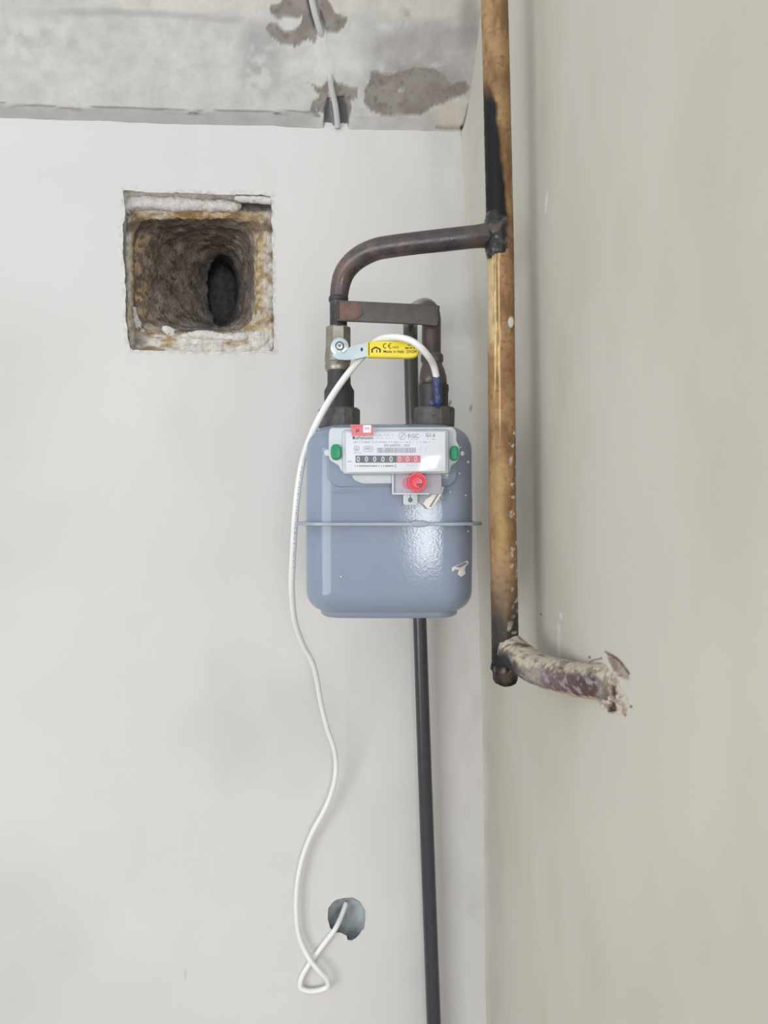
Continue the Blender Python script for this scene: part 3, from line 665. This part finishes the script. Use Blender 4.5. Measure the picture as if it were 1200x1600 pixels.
V, f = prism(ring_rect(563.2, 567.2, 543, 549, 2, 16), .8212, .0006, .0001); link_mesh('lever_hole', V, f, M['ink'], lever)
grip_poly = roundpoly([(574, 533), (626, 532), (641, 533.5), (655, 541), (656, 551), (650, 557.5), (640, 559.5), (574, 558)], [1.5, 4, 8, 8, 6, 6, 5, 1.5], 6)
V, f = prism(grip_poly, .8165, .0065, .0022, 4); grip = link_mesh('grip', V, f, M['yellow'], lever, sharp=40); grip['label'] = 'yellow plastic sleeve'
V, f = prism(ring_rect(523.2, 537.8, 533, 547.5, 2, 28), .8245, .0055, .0006); bolt = link_mesh('bolt', V, f, M['zinc'], bv, sharp=30)
a = np.linspace(0, 2*math.pi, 33)
V, f = tube(W(530.5+5.9*np.cos(a), 540.2+5.9*np.sin(a), np.full(33, .8244)), .8*.82/F, 8, cap=False); link_mesh('bolt_groove', V, f, M['ink'], bolt)
V, f = prism(ring_rect(528, 533, 537.6, 542.6, 2, 18), .8241, .0004, .0001); link_mesh('bolt_centre', V, f, mat('grey_steel', (128, 128, 130), rough=.4, metal=.6), bolt)

def text(s, x0, y0, x1, y1, d, material, parent, name='lettering', bold=False, thick=.00012, slant=0.0):
    cu = bpy.data.curves.new('t', 'FONT'); cu.body = s; cu.size = 1; cu.resolution_u = 2; cu.offset = 0.012 if bold else 0
    o = bpy.data.objects.new('t', cu); COL.objects.link(o); dg = bpy.context.evaluated_depsgraph_get(); dg.update()
    me = bpy.data.meshes.new_from_object(o.evaluated_get(dg)); bpy.data.objects.remove(o); bpy.data.curves.remove(cu)
    v = np.zeros(len(me.vertices)*3); me.vertices.foreach_get('co', v); v = v.reshape(-1, 3); fs = [tuple(p.vertices) for p in me.polygons]; bpy.data.meshes.remove(me)
    lo, hi = v.min(0), v.max(0); q = (v-lo)/np.maximum(hi-lo, 1e-6)
    px = x0+q[:, 0]*(x1-x0) + slant*q[:, 1]*(y1-y0); py = y1-q[:, 1]*(y1-y0)
    V = W(px, py, np.full(len(px), d)); return link_mesh(name, V, fs, material, parent, smooth=False)
def rect(x0, y0, x1, y1, d, material, parent, name, thick=.0003, r=.3):
    V, f = prism(roundpoly([(x0, y0), (x1, y0), (x1, y1), (x0, y1)], r, 3), d, thick, min(.0001, thick*.4), 1); return link_mesh(name, V, f, material, parent, smooth=False)
DT = .8163
# house-shaped mark, CE mark, wording
parts = []
for pl in ([(580.2,551),(580.2,545),(587,541.2),(595,545),(595,551),(592.6,551),(592.6,546.2),(587,543.8),(582.6,546.2),(582.6,551)], [(588,551),(588,546.5),(589.6,546.5),(589.6,551)]):
    parts.append(prism(np.array(pl, float), DT, .0003, .00005, 1))
V, f = merge(parts); link_mesh('house_mark', V, f, M['ink'], grip, smooth=False)
def arc(cx, cy, r, a0, a1, w):
    t = np.radians(np.linspace(a0, a1, 14)); o = np.stack([cx+r*np.cos(t), cy+r*np.sin(t)], 1); i = np.stack([cx+(r-w)*np.cos(t), cy+(r-w)*np.sin(t)], 1)
    return prism(np.vstack([o, i[::-1]]), DT, .0003, .00003, 1)
V, f = merge([arc(602.5, 540.5, 4.2, 75, 285, 1.2), arc(610.5, 540.5, 4.2, 75, 285, 1.2), prism(np.array([(606.5,540),(610,540),(610,541.1),(606.5,541.1)]), DT, .0003, .00003, 1)])
link_mesh('certification_mark', V, f, M['ink'], grip, smooth=False)
text('1450', 613, 540.8, 623, 544.4, DT, M['ink'], grip); text('Made in Italy', 599.2, 547, 631.5, 552.6, DT, M['ink'], grip, bold=True)
text('GAS', 636.5, 537.0, 645, 540.2, DT, M['ink'], grip, bold=True); text('MOP 5', 633.5, 542.2, 648, 545.6, DT, M['ink'], grip, bold=True); text('DVGW', 635.5, 547.2, 651.5, 551.8, DT, M['ink'], grip, bold=True)

# threaded couplings below the valve and on the outlet; union nuts
lc = thing('union_coupling', 'black stepped coupling and grey union nut under the ball valve', 'pipe fitting', W(530, 668, DM))
V, f = lathe([(529.5, 580, 15), (529.5, 580.5, 18), (529.8, 600, 18.3), (530, 604, 19.5), (530, 610, 23), (530, 613, 23.5), (530, 640, 23.3), (530, 642, 20)], DM, 48); link_mesh('coupling', V, f, M['black'], lc, sharp=40)
V, f = lathe([(530, 637.5, 22), (530, 638.5, 30), (530, 641, 32.3), (530, 668, 32.5), (530, 671, 30)], DM, 48, flat=14); V += (np.stack([fbm(V, 150, 2, s) for s in (104, 105, 106)], 1)-.5)*.001; link_mesh('union_nut', V, f, M['nut'], lc, sharp=18)

op = thing('outlet_pipe', 'dark pipe rising from the right union nut, looping back and running down behind the meter', 'pipe', W(681, 1700, 1.12))
O = [(674,560,.86,15),(674,515,.86,15),(674,500,.862,15),(671.5,487,.868,15),(666,481.5,.885,15),(659,481,.93,14),(651,484,.99,13),(645,491,1.05,12.2),(641.5,503,1.10,11.5),(641.2,520,1.118,11.3),(641.8,545,1.12,11.1),(644,640,1.12,10.9),(655.5,960,1.12,10.6),(663.5,1200,1.12,10.9),(677.5,1590,1.12,11.2),(682,1710,1.12,11.3)]
Q = smooth_path([np.r_[W(x, y, dd), rr_*dd/F] for x, y, dd, rr_ in O], 420); V, f = tube(Q[:, :3], Q[:, 3], 36)
px, py, d = proj(V); t = ss(1.0, 1.1, d)
c = mix(mix(lin((88, 72, 68)), lin((74, 66, 64)), fbm(V, 60, 3, 107)), lin((60, 61, 67)), ss(600, 800, py)); c = mix(c, lin((70, 67, 65)), t*ss(800, 600, py)); c = mix(c, lin((118, 112, 108)), ss(.885, .90, d)*ss(1.0, .93, d)*ss(.35, .6, fbm(V, 80, 3, 108))*.6)
link_mesh('pipe', V, f, mat('dark_gloss_pipe_paint', rough=.24, var=.12, scale=80, bump=.12, bscale=180, vc=True), op, c)
oc = op
V, f = lathe([(675, 552, 14), (675, 553.5, 16), (675, 556, 17.5), (675, 564, 17.5), (675, 568, 15.5)], DM, 40); V += (np.stack([fbm(V, 220, 3, s) for s in (109, 110, 111)], 1)-.5)*.0014; link_mesh('weld_ring', V, f, M['nut'], oc, sharp=50)
V, f = lathe([(675, 566, 15.5), (675.2, 571, 16.3), (675.8, 580, 19.5), (676.2, 590, 21.5), (676.5, 606, 22.2)], DM, 48); link_mesh('reducer', V, f, M['pipe'], oc, np.tile(lin((86, 74, 70)), (len(V), 1)))
V, f = lathe([(676.8, 601, 22), (677, 602.5, 24), (677, 611, 24.2), (677, 614, 23.2), (677.2, 640, 23.2), (677.2, 642, 20)], DM, 48); link_mesh('collar', V, f, M['black'], oc, sharp=40)
V, f = lathe([(678.5, 636.5, 22), (678.5, 637.5, 30), (678.5, 640, 32), (678.5, 665, 32), (678.5, 669, 30)], DM, 48, flat=14); V += (np.stack([fbm(V, 150, 2, s) for s in (112, 113, 114)], 1)-.5)*.001; link_mesh('union_nut', V, f, M['nut'], oc, sharp=18)

# ------------------------------------------------------------------ gas meter
gm = thing('gas_meter', 'blue-grey domestic gas meter with white counter and red cap hanging from two pipes', 'gas meter', W(607, 956, .86))
XC, DC = .0055, .866
def plan(hw, hd, r, bulge, n=30):
    pts = []
    for sx, sy, a0 in ((1, 1, 0), (-1, 1, 90), (-1, -1, 180), (1, -1, 270)):
        for a in np.radians(np.linspace(a0, a0+90, n//2)): pts.append((sx*(hw-r)+r*math.cos(a), sy*(hd-r)+r*math.sin(a)))
        nx = {0: (-1, 1), 90: None, 180: (1, -1), 270: None}[a0]
        if nx:
            for t in np.linspace(0, 1, n)[1:-1]: pts.append((sx*(hw-r)*(1-2*t), sy*hd))
    p = np.array(pts); w = np.clip(1-(p[:, 0]/hw)**2, 0, 1); p[:, 1] += np.sign(p[:, 1])*bulge*w*(np.abs(p[:, 1]) > hd*.6)
    return p
def shell(levels, hw, hd, r, bulge):
    rings = []
    for yc, ins in levels:
        p = plan(hw-ins, hd-ins, max(r-ins*.6, .012), bulge)
        rings.append(C(XC+p[:, 0], np.full(len(p), yc), DC+p[:, 1]))
    m = len(rings[0]); V = np.vstack(rings); fs = [(i*m+j, i*m+(j+1) % m, (i+1)*m+(j+1) % m, (i+1)*m+j) for i in range(len(rings)-1) for j in range(m)]
    fs.append(tuple((len(rings)-1)*m+j for j in range(m))); fs.append(tuple(range(m))[::-1]); return V, fs
YF = -.0125
HW, HD, RC, BU = .0903, .062, .032, .004
top = .0945; rt = .028
lv = [(YF, 0), (YF+.02, 0), (YF+.045, .0004)]+[(top-rt+rt*math.sin(t), .0006+rt*(1-math.cos(t))) for t in np.linspace(0, math.pi/2*.93, 14)]
V, f = shell(lv, HW, HD, RC, BU); link_mesh('upper_shell', V, f, M['shell'], gm, sharp=60)
bot = -.1085; rb = .024
lv = [(YF, 0), (YF-.02, 0)]+[(bot+rb-rb*math.sin(t), .0004+rb*(1-math.cos(t))) for t in np.linspace(0, math.pi/2*.75, 12)]
y1, i1 = lv[-1]; lv += [(y1-.0012, i1+.0004), (y1-.0042, i1+.001), (y1-.0065, i1+.004), (y1-.007, i1+.008)]
V, f = shell(lv, HW, HD, RC, BU); link_mesh('lower_shell', V, f, M['shell'], gm, sharp=60)
lv = [(YF+.0018, .001), (YF+.0018, 0), (YF+.0014, -.0006), (YF-.0014, -.0006), (YF-.0018, 0), (YF-.0018, .001)]
V, f = shell(lv, HW+.0090, HD+.009, RC+.004, BU); rimo = link_mesh('seam_flange', V, f, M['edge'], gm, sharp=50)
DFR = DC-HD-BU-.010
for x0, x1, y0, y1, dd in ((641, 671, 813.2, 823.8, DFR+.001),):
    V, f = prism(ring_rect(x0, x1, y0, y1, 2.4, 32), dd-.0004, .006, .0012, 3); link_mesh('seam_clip', V, f, M['edge'], rimo, sharp=50)
V, f = tube(W(np.linspace(736, 744, 8), np.array([818.5, 818, 817, 816.8, 817.2, 818, 819, 820.5]), np.full(8, .845)), 2.4*.845/F, 10); link_mesh('seam_end', V, f, M['edge'], rimo)
for x0, x1 in ((495, 504), (721, 731)):
    rect(x0, 820.8, x1, 823, .8085 if x0 < 600 else .8105, M['slot'], rimo, 'slot', .01)
# pressed pad behind the index and a shallow crease under it
pad = roundpoly([(511, 676), (714, 676), (714, 748), (702, 761), (524, 761), (511, 748)], [14, 14, 10, 12, 12, 10], 6)
V, f = prism(pad, .7995, .012, .0016, 3); padm = link_mesh('pressed_pad', V, f, M['shell'], gm, sharp=45)
V, f = prism(roundpoly([(520, 766.5), (700, 766.5), (700, 770), (520, 770)], 1.6, 4), .8003, .006, .0008, 3); link_mesh('pressed_crease', V, f, M['shell'], gm, sharp=60)

def fdep(px):                                   # distance of the enamel front at a pixel column
    dd = .80
    for _ in range(6):
        x = abs((px-600)/F*dd-XC); bul = BU*max(0, 1-(x/HW)**2)
        e = x-(HW-RC); off = RC-math.sqrt(max(RC*RC-e*e, 1e-6)) if e > 0 else 0
        dd = DC-HD-bul+off
    return dd
# index housing
DI = .789
base = roundpoly([(516, 668), (708, 667), (713.5, 674), (713.5, 690), (718, 696), (718, 714), (714, 722), (705, 727), (703, 738), (697, 743), (640, 743), (542, 743), (532, 735), (530, 728), (516, 720), (513.5, 714), (513.5, 676)], [9, 7, 5, 5, 6, 6, 5, 4, 5, 6, 1, 9, 6, 5, 5, 5, 8], 5)
V, f = prism(base, DI, .012, .0016, 3); ib = link_mesh('index_housing', V, f, M['lightplastic'], gm, sharp=40); ib['label'] = 'pale grey plastic counter housing'
V, f = prism(roundpoly([(548, 738), (613, 738), (613, 755.5), (566, 756), (552, 750)], [4, 1, 2, 8, 6], 5), .7915, .009, .0012, 3); link_mesh('housing_foot', V, f, M['lightplastic'], gm, sharp=40)
for cx in (508.5,):
    V, f = prism(ring_rect(506.5, 517, 702, 713, 3, 20), .793, .006, .001, 2); link_mesh('side_lug', V, f, M['lightplastic'], ib)
for x0, x1, y0, y1 in ((516.5, 533, 694, 718.5), (703.5, 717, 696.5, 719.5)):
    V, f = prism(ring_rect(x0, x1, y0, y1, 2.8, 36), .7845, .006, .0016, 3); s = link_mesh('seal_plug', V, f, M['green'], ib); s['label'] = 'green plastic seal plug'
DN = .7835
V, f = prism(roundpoly([(540, 675.5), (696, 674.5), (696, 736.5), (541, 738)], 1.2, 3), DN, .005, .0004, 2); npl = link_mesh('nameplate', V, f, M['white'], gm, sharp=30)
dt = DN-.0002; dig = DN-.0004
text('Fiorentini', 560, 682.0, 583, 686.2, dt, M['ink'], npl, bold=True)
V, f = merge([prism(np.array(p, float), dt, .0002, .00003, 1) for p in ([(551,682.0),(554.6,682.0),(554.6,686.2),(551,686.2)], [(555.6,686.2),(558.8,681.8),(558.8,686.2)])]); link_mesh('maker_mark', V, f, M['ink'], npl, smooth=False)
text('RGC', 637.5, 677.8, 654.5, 684.4, dt, M['greyink'], npl, bold=True); text('G1,6', 665, 676.8, 680, 683.6, dt, M['ink'], npl)
V, f = tube(W(628.5+5.3*np.cos(a), 681.3+5.3*np.sin(a), np.full(33, dt)), .35*.78/F, 6, cap=False); V2, f2 = prism(np.array([(625.5,684),(631,677.6),(631.8,678.2),(626.3,684.6)]), dt, .0002, .00003, 1)
V, f = merge([(V, f), (V2, f2)]); link_mesh('round_emblem', V, f, M['greyink'], npl, smooth=False)
# rows of print too small to read, as fine dashes
rnd = random.Random(8); parts = []
def row(x0, x1, y, h, dens=.72):
    x = x0
    while x < x1:
        w = rnd.uniform(.7, 1.7)
        if rnd.random() < dens: parts.append(prism(np.array([(x, y), (min(x+w, x1), y), (min(x+w, x1), y+h), (x, y+h)]), dt, .00015, .00002, 1))
        x += w+rnd.uniform(.3, .7)
row(551, 683, 690.3, 1.2, .6); row(587, 616, 678.2, .7, .6); row(587, 616, 680.4, .7, .6); row(587, 611, 684.3, .7, .7); row(638, 654, 686, .8, .6); row(666, 684, 685.8, .8, .5)
row(552.5, 564.5, 707.3, .8, .8); row(543.5, 549, 720.4, 1.6, .8); row(676, 683, 719.5, 1.8, .4); row(686, 690, 727, 1.4, .9); row(634, 655, 726.8, .9, .5)
V, f = merge(parts); fp = link_mesh('fine_print', V, f, M['greyink'], npl, smooth=False); fp['kind'] = 'stuff'
parts = []; row(552.5, 615, 727.2, 1.7, .85); V, f = merge(parts); fp = link_mesh('fine_print', V, f, M['ink'], npl, smooth=False); fp['kind'] = 'stuff'
text('2', 616.5, 726, 619, 730, dt, M['ink'], npl)
text('S/N 6349773', 600, 694, 625.5, 698, dt, M['greyink'], npl, bold=True); text('2020', 630.5, 694, 640, 698, dt, M['greyink'], npl)
def frame_box(x0, y0, x1, y1, r, nm):
    pts = roundpoly([(x0, y0), (x1, y0), (x1, y1), (x0, y1)], r, 5); pts = np.vstack([pts, pts[:1]])
    V, f = tube(W(pts[:, 0], pts[:, 1], np.full(len(pts), dt)), .3*.78/F, 6, cap=False); return link_mesh(nm, V, f, M['greyink'], npl, smooth=False)
frame_box(568.5, 697.2, 582.5, 705.5, 3, 'frame_mark'); text('M21', 571, 699.4, 580, 703, dt, M['ink'], npl)
V, f = tube(W(557+4.2*np.cos(a), 701+4.2*np.sin(a), np.full(33, dt)), .3*.78/F, 6, cap=False)
V, f = merge([(V, f), prism(np.array([(556.6,697.6),(557.5,697.6),(557.5,704),(556.6,704)]), dt, .0002, .00003, 1), prism(np.array([(554,701.8),(560.2,701.8),(560.2,702.6),(554,702.6)]), dt, .0002, .00003, 1)]); link_mesh('round_mark', V, f, M['greyink'], npl, smooth=False)
V, f = merge([arc(660, 701.5, 4.0, 80, 280, .6), arc(668.5, 701.5, 4.0, 80, 280, .6)]); V = V+(R @ np.array((0, 0, DT-dt))) * 0; 
px, py, d = proj(V); V = W(px, py, np.where(d > DT+.0001, dt+.0002, dt)); link_mesh('certification_mark', V, f, M['lightplastic'], npl, smooth=False)
parts = []; x = 589.0
while x < 649:
    w = rnd.choice((.5, .5, .9, 1.3)); parts.append(prism(np.array([(x, 699.5), (x+w, 699.5), (x+w, 707.5), (x, 707.5)]), dt, .00015, .00002, 1)); x += w+rnd.choice((.5, .7, 1.0))
V, f = merge(parts); link_mesh('barcode', V, f, M['greyink'], npl, smooth=False)
text('m', 668.5, 715.5, 673.5, 719.3, dt, M['ink'], npl); text('3', 674.3, 712.8, 676.3, 716, dt, M['ink'], npl)
# counter
rect(555.5, 711.8, 619.6, 722.8, dig, M['digitb'], npl, 'counter_strip', .0003); r2 = rect(619.6, 711.8, 657, 722.8, dig, M['digitr'], npl, 'counter_strip', .0003); r2['label'] = 'red decimal part of the counter'
for i in range(5): text('0', 557.2+12.8*i, 713, 562.4+12.8*i, 721.6, dig-.0002, M['white'], npl, 'digit', bold=True)
for i in range(3): text('0', 621.5+12.8*i, 713, 626.7+12.8*i, 721.6, dig-.0002, M['pinkd'], npl, 'digit', bold=True)
# clear cover over the plate
cov = roundpoly([(534, 671.5), (702, 670.5), (702, 740.5), (535, 741.5)], 6, 6)
V, f = prism(cov, .7785, .011, .002, 3); f = f[:-1]; cv = link_mesh('clear_cover', V, f, M['clear'], gm, sharp=45); cv['label'] = 'clear plastic window'
# sealing sticker over the top edge
V, f = prism(roundpoly([(549.5, 666), (582, 666), (583, 680.5), (549.5, 680.8)], 1, 3), .7779, .0002, .00005, 1); V1, f1 = prism(np.array([(547.5, 663.3), (566.5, 663.6), (566.5, 667), (547.5, 667)]), .7779, .0002, .00005, 1)
V, f = merge([(V, f), (V1, f1)]); sk = link_mesh('seal_sticker', V, f, M['sticker'], gm, smooth=False); sk['label'] = 'red sealing sticker with white square'
rect(567.5, 664, 579.8, 676, .7776, M['white'], sk, 'white_square', .0002); text('20', 555.5, 670.2, 561, 675, .7776, M['ink'], sk); text('00', 570, 667.5, 577, 671.5, .7774, M['sticker'], sk)
# pulse-output holder with red cap and hanging tab
pb = [(612.5, 741), (690, 741), (690, 770), (686, 772.5), (612.5, 772.5)]
V, f = prism(roundpoly(pb, 1.5, 3), .7865, .0085, .0008, 2); hb = link_mesh('cap_holder', V, f, mat('grey_holder_plastic', (176, 170, 182), rough=.35, var=.05), gm, sharp=40)
for q in ([(612.5, 742), (615.6, 742), (615.6, 772.5), (612.5, 772.5)], [(612.5, 769.8), (672, 769.8), (672, 773), (612.5, 773)]):
    V, f = prism(roundpoly(q, .8, 3), .7842, .010, .0005, 2); link_mesh('holder_edge', V, f, M['lightplastic'], hb, sharp=40)
tab = roundpoly([(630, 771), (652.5, 771), (652.5, 789.5), (630, 789.5)], [.5, .5, 4, 4], 6); tl = tab.tolist()
V, f = prism(tab, .7905, .002, .0005, 2); tb = link_mesh('hanging_tab', V, f, M['lightplastic'], hb, sharp=40)
V, f = prism(ring_rect(637.3, 645, 777.5, 785, 2, 20), .7902, .0006, .0001); V1, f1 = prism(np.array([(640.4, 773), (642, 773), (642, 779), (640.4, 779)]), .7902, .0006, .0001, 1); V, f = merge([(V, f), (V1, f1)]); link_mesh('keyhole', V, f, mat('keyhole_dark', (104, 116, 128), rough=.6), hb, smooth=False)
def disc_stack(name, cx, cy, prof, material, parent):
    rings = []; a_ = np.linspace(0, 2*math.pi, 40, endpoint=False)
    for r, dd in prof: rings.append(W(cx+r*np.cos(a_), cy-r*np.sin(a_), np.full(40, dd)))
    V = np.vstack(rings); m = 40; fs = [(i*m+j, i*m+(j+1) % m, (i+1)*m+(j+1) % m, (i+1)*m+j) for i in range(len(rings)-1) for j in range(m)]+[tuple((len(rings)-1)*m+j for j in range(m))]
    return link_mesh(name, V, fs, material, parent, sharp=45)
capo = disc_stack('red_cap', 652, 753.5, [(15, .788), (15, .7785), (14.3, .7778), (12.4, .7778), (11.6, .7784), (11.3, .7795), (9.5, .7795), (9, .7780), (8.2, .7772), (2, .7771)], M['red'], hb); capo['label'] = 'red round plastic cap'
rect(651, 755, 660, 760, .7769, M['darkred'], hb, 'cap_notch', .0003, 1.5)
disc_stack('inner_disc', 637, 755, [(9, .788), (9, .7862), (2, .7861)], mat('pink_grey_plastic', (196, 128, 142), rough=.4, var=.1), hb)
# torn strip of film and paper on the front
V, f = prism(roundpoly([(684, 743), (696, 754), (668, 796), (648, 778)], 2, 4), .7935, .0003, .0001, 1); fm = link_mesh('torn_film', V, f, M['film'], gm)
V, f = prism(np.array([(661, 787), (665, 780.5), (672, 776), (679, 767), (687, 761), (693.5, 760.5), (692, 768), (684, 782), (674, 794.5), (667, 794)], float), .7925, .0004, .0001, 1); link_mesh('paper_shred', V, f, M['paper'], gm, smooth=False)
V, f = prism(np.array([(688.5, 764), (691, 763), (674, 792), (670.5, 792)], float), .7921, .0003, .0001, 1); link_mesh('paper_fold', V, f, M['paperdark'], gm, smooth=False)
# white plaster splashes on the enamel
def splash(poly, h):                             # thin lump that follows the enamel
    V, f = prism(poly, .80, h+.0012, h*.6, 2); px, py, d = proj(V)
    V = W(px, py, np.array([fdep(x) for x in px])-h+(d-.80)); return link_mesh('plaster_splash', V, f, M['paper'], gm)
splash(roundpoly([(706,887),(712,884),(720,881),(730,875.5),(733.5,879),(728,885),(726,890),(728,896),(721,902),(715,897),(718,891),(712,890),(707,894)], 1.5, 4), .0008)
for x, y, r, h in ((722.5, 708.5, 3.4, .002), (719.5, 699, 1.3, .0008), (732, 722, 2.0, .001), (718, 740, 1.4, .0008), (731.5, 830, 1.5, .0008), (703.5, 768, 1.2, .0008), (728, 774, 1.2, .0008), (533, 901, 1.2, .0008)):
    splash(ring_rect(x-r, x+r, y-r*1.15, y+r*1.15, 2, 12), h)

# ------------------------------------------------------------------ the white cable
wc = thing('white_cable', 'thin white cable looping from a blue-taped end over the valve down to the wall hole', 'cable', onY(513., 1545., YB-.01))
K = [(683,604,.8335),(682,590,.832),(677,570,.824),(668,555,.812),(655,541,.8055),(641,532,.806),(624,527.5,.810),(608,527,.817),(594,530,.827),(580,540.5,.835),(565,559,.8365),(550,576,.8365),(533,598,.835),(515,625,.829),(498,655,.826),(484,686,.836),(473,720,.848),(466,760,.855),(461,810,.862),(458,860,.878),(456,905,.90),(457,940,.93),(462,975,.965),(475,1010,1.0),(488,1034,1.02),(495,1060,1.04),(502,1100,1.07),(512,1140,1.09),(521,1166,1.10),(525,1190,1.11),(524,1215,1.115),(516,1245,1.12),(505,1270,1.12),(490,1297,1.125),(478,1325,1.13),(470,1352,1.13),(465,1380,1.132),(463,1410,1.132),(464,1440,1.132),(467.5,1462,1.132),(475,1482,1.13),(487,1503,1.124),(500,1518,1.122),(511,1530,1.126),(512,1541,1.13),(500,1547,1.133),(482,1548.5,1.135),(470,1543,1.136),(470.5,1530,1.137),(481,1510,1.138),(495,1490,1.14),(510,1470,1.141),(524,1451,1.148),(534,1430,1.165),(541,1410,1.185)]
def cable_pt(x, y, d):
    if y < 1240: return W(x, y, d)
    if d > 1.145: return onY(float(x), float(y), YB+{1.148: -.0035, 1.165: .010, 1.185: .022}[d])
    return onY(float(x), float(y), YB-.0066-max(0, 1.138-d)*.8)
Q = smooth_path([cable_pt(*k) for k in K], 520); V, f = tube(Q, .00365, 18); link_mesh('sheath', V, f, M['cable'], wc)
# print along the cable beside the meter
px, py, dd_ = proj(Q); parts = []; rnd = random.Random(4)
i0 = int(np.argmin(np.abs(py[20:300]-705)))+20; i1_ = int(np.argmin(np.abs(py[20:300]-885)))+20
dens = np.linspace(0, 1, (i1_-i0)*14); idx = np.linspace(i0, i1_, len(dens))
s = 0
while s < len(idx)-3:
    i = idx[s]; lo = int(i); fr_ = i-lo; p = Q[lo]*(1-fr_)+Q[lo+1]*fr_; t = Q[lo+1]-Q[lo]; t /= np.linalg.norm(t)
    if rnd.random() < .72:
        to = CAM-p; to -= t*np.dot(to, t); to /= np.linalg.norm(to); sd = np.cross(t, to); ang0 = .18*(1 if np.dot(sd, R[:, 0]) > 0 else -1)
        L_ = rnd.uniform(.0004, .0009); hh = rnd.uniform(.18, .34); vs = []
        for a1, l1 in ((ang0-hh/2, 0), (ang0+hh/2, 0), (ang0+hh/2, L_), (ang0-hh/2, L_)): vs.append(p+t*l1+.00370*(math.cos(a1)*to+math.sin(a1)*sd))
        parts.append((np.array(vs), [(0, 1, 2, 3)]))
    s += rnd.choice((5, 6, 7, 7, 14))
if parts:
    V, f = merge(parts); o = link_mesh('cable_print', V, f, mat('blue_grey_print', (120, 128, 150), rough=.6), wc, smooth=False); o['kind'] = 'stuff'
T = [(682.7,589,.832,6.2),(683.2,600,.8335,6.8),(684,612,.8345,7.0),(684.5,622,.8355,6.6),(684.5,630,.836,6.0),(684.5,636,.8365,3.5)]
Qt = smooth_path([np.r_[W(x, y, d0), r0*d0/F] for x, y, d0, r0 in T], 40); V, f = tube(Qt[:, :3], Qt[:, 3], 24); V += (np.stack([fbm(V, 130, 3, s) for s in (120, 121, 122)], 1)-.5)*.0035
V1, f1 = prism(roundpoly([(671, 624), (681, 622), (684, 630), (677, 634.5), (671, 632)], 2, 4), .837, .0008, .0003, 1)
V, f = merge([(V, f), (V1, f1)]); tp = link_mesh('tape_wrap', V, f, M['tape'], wc); tp['label'] = 'blue tape wrapped around the cable end'

# ------------------------------------------------------------------ tidy bookkeeping
for o in S.objects:
    if '_loc' in o: del o['_loc']
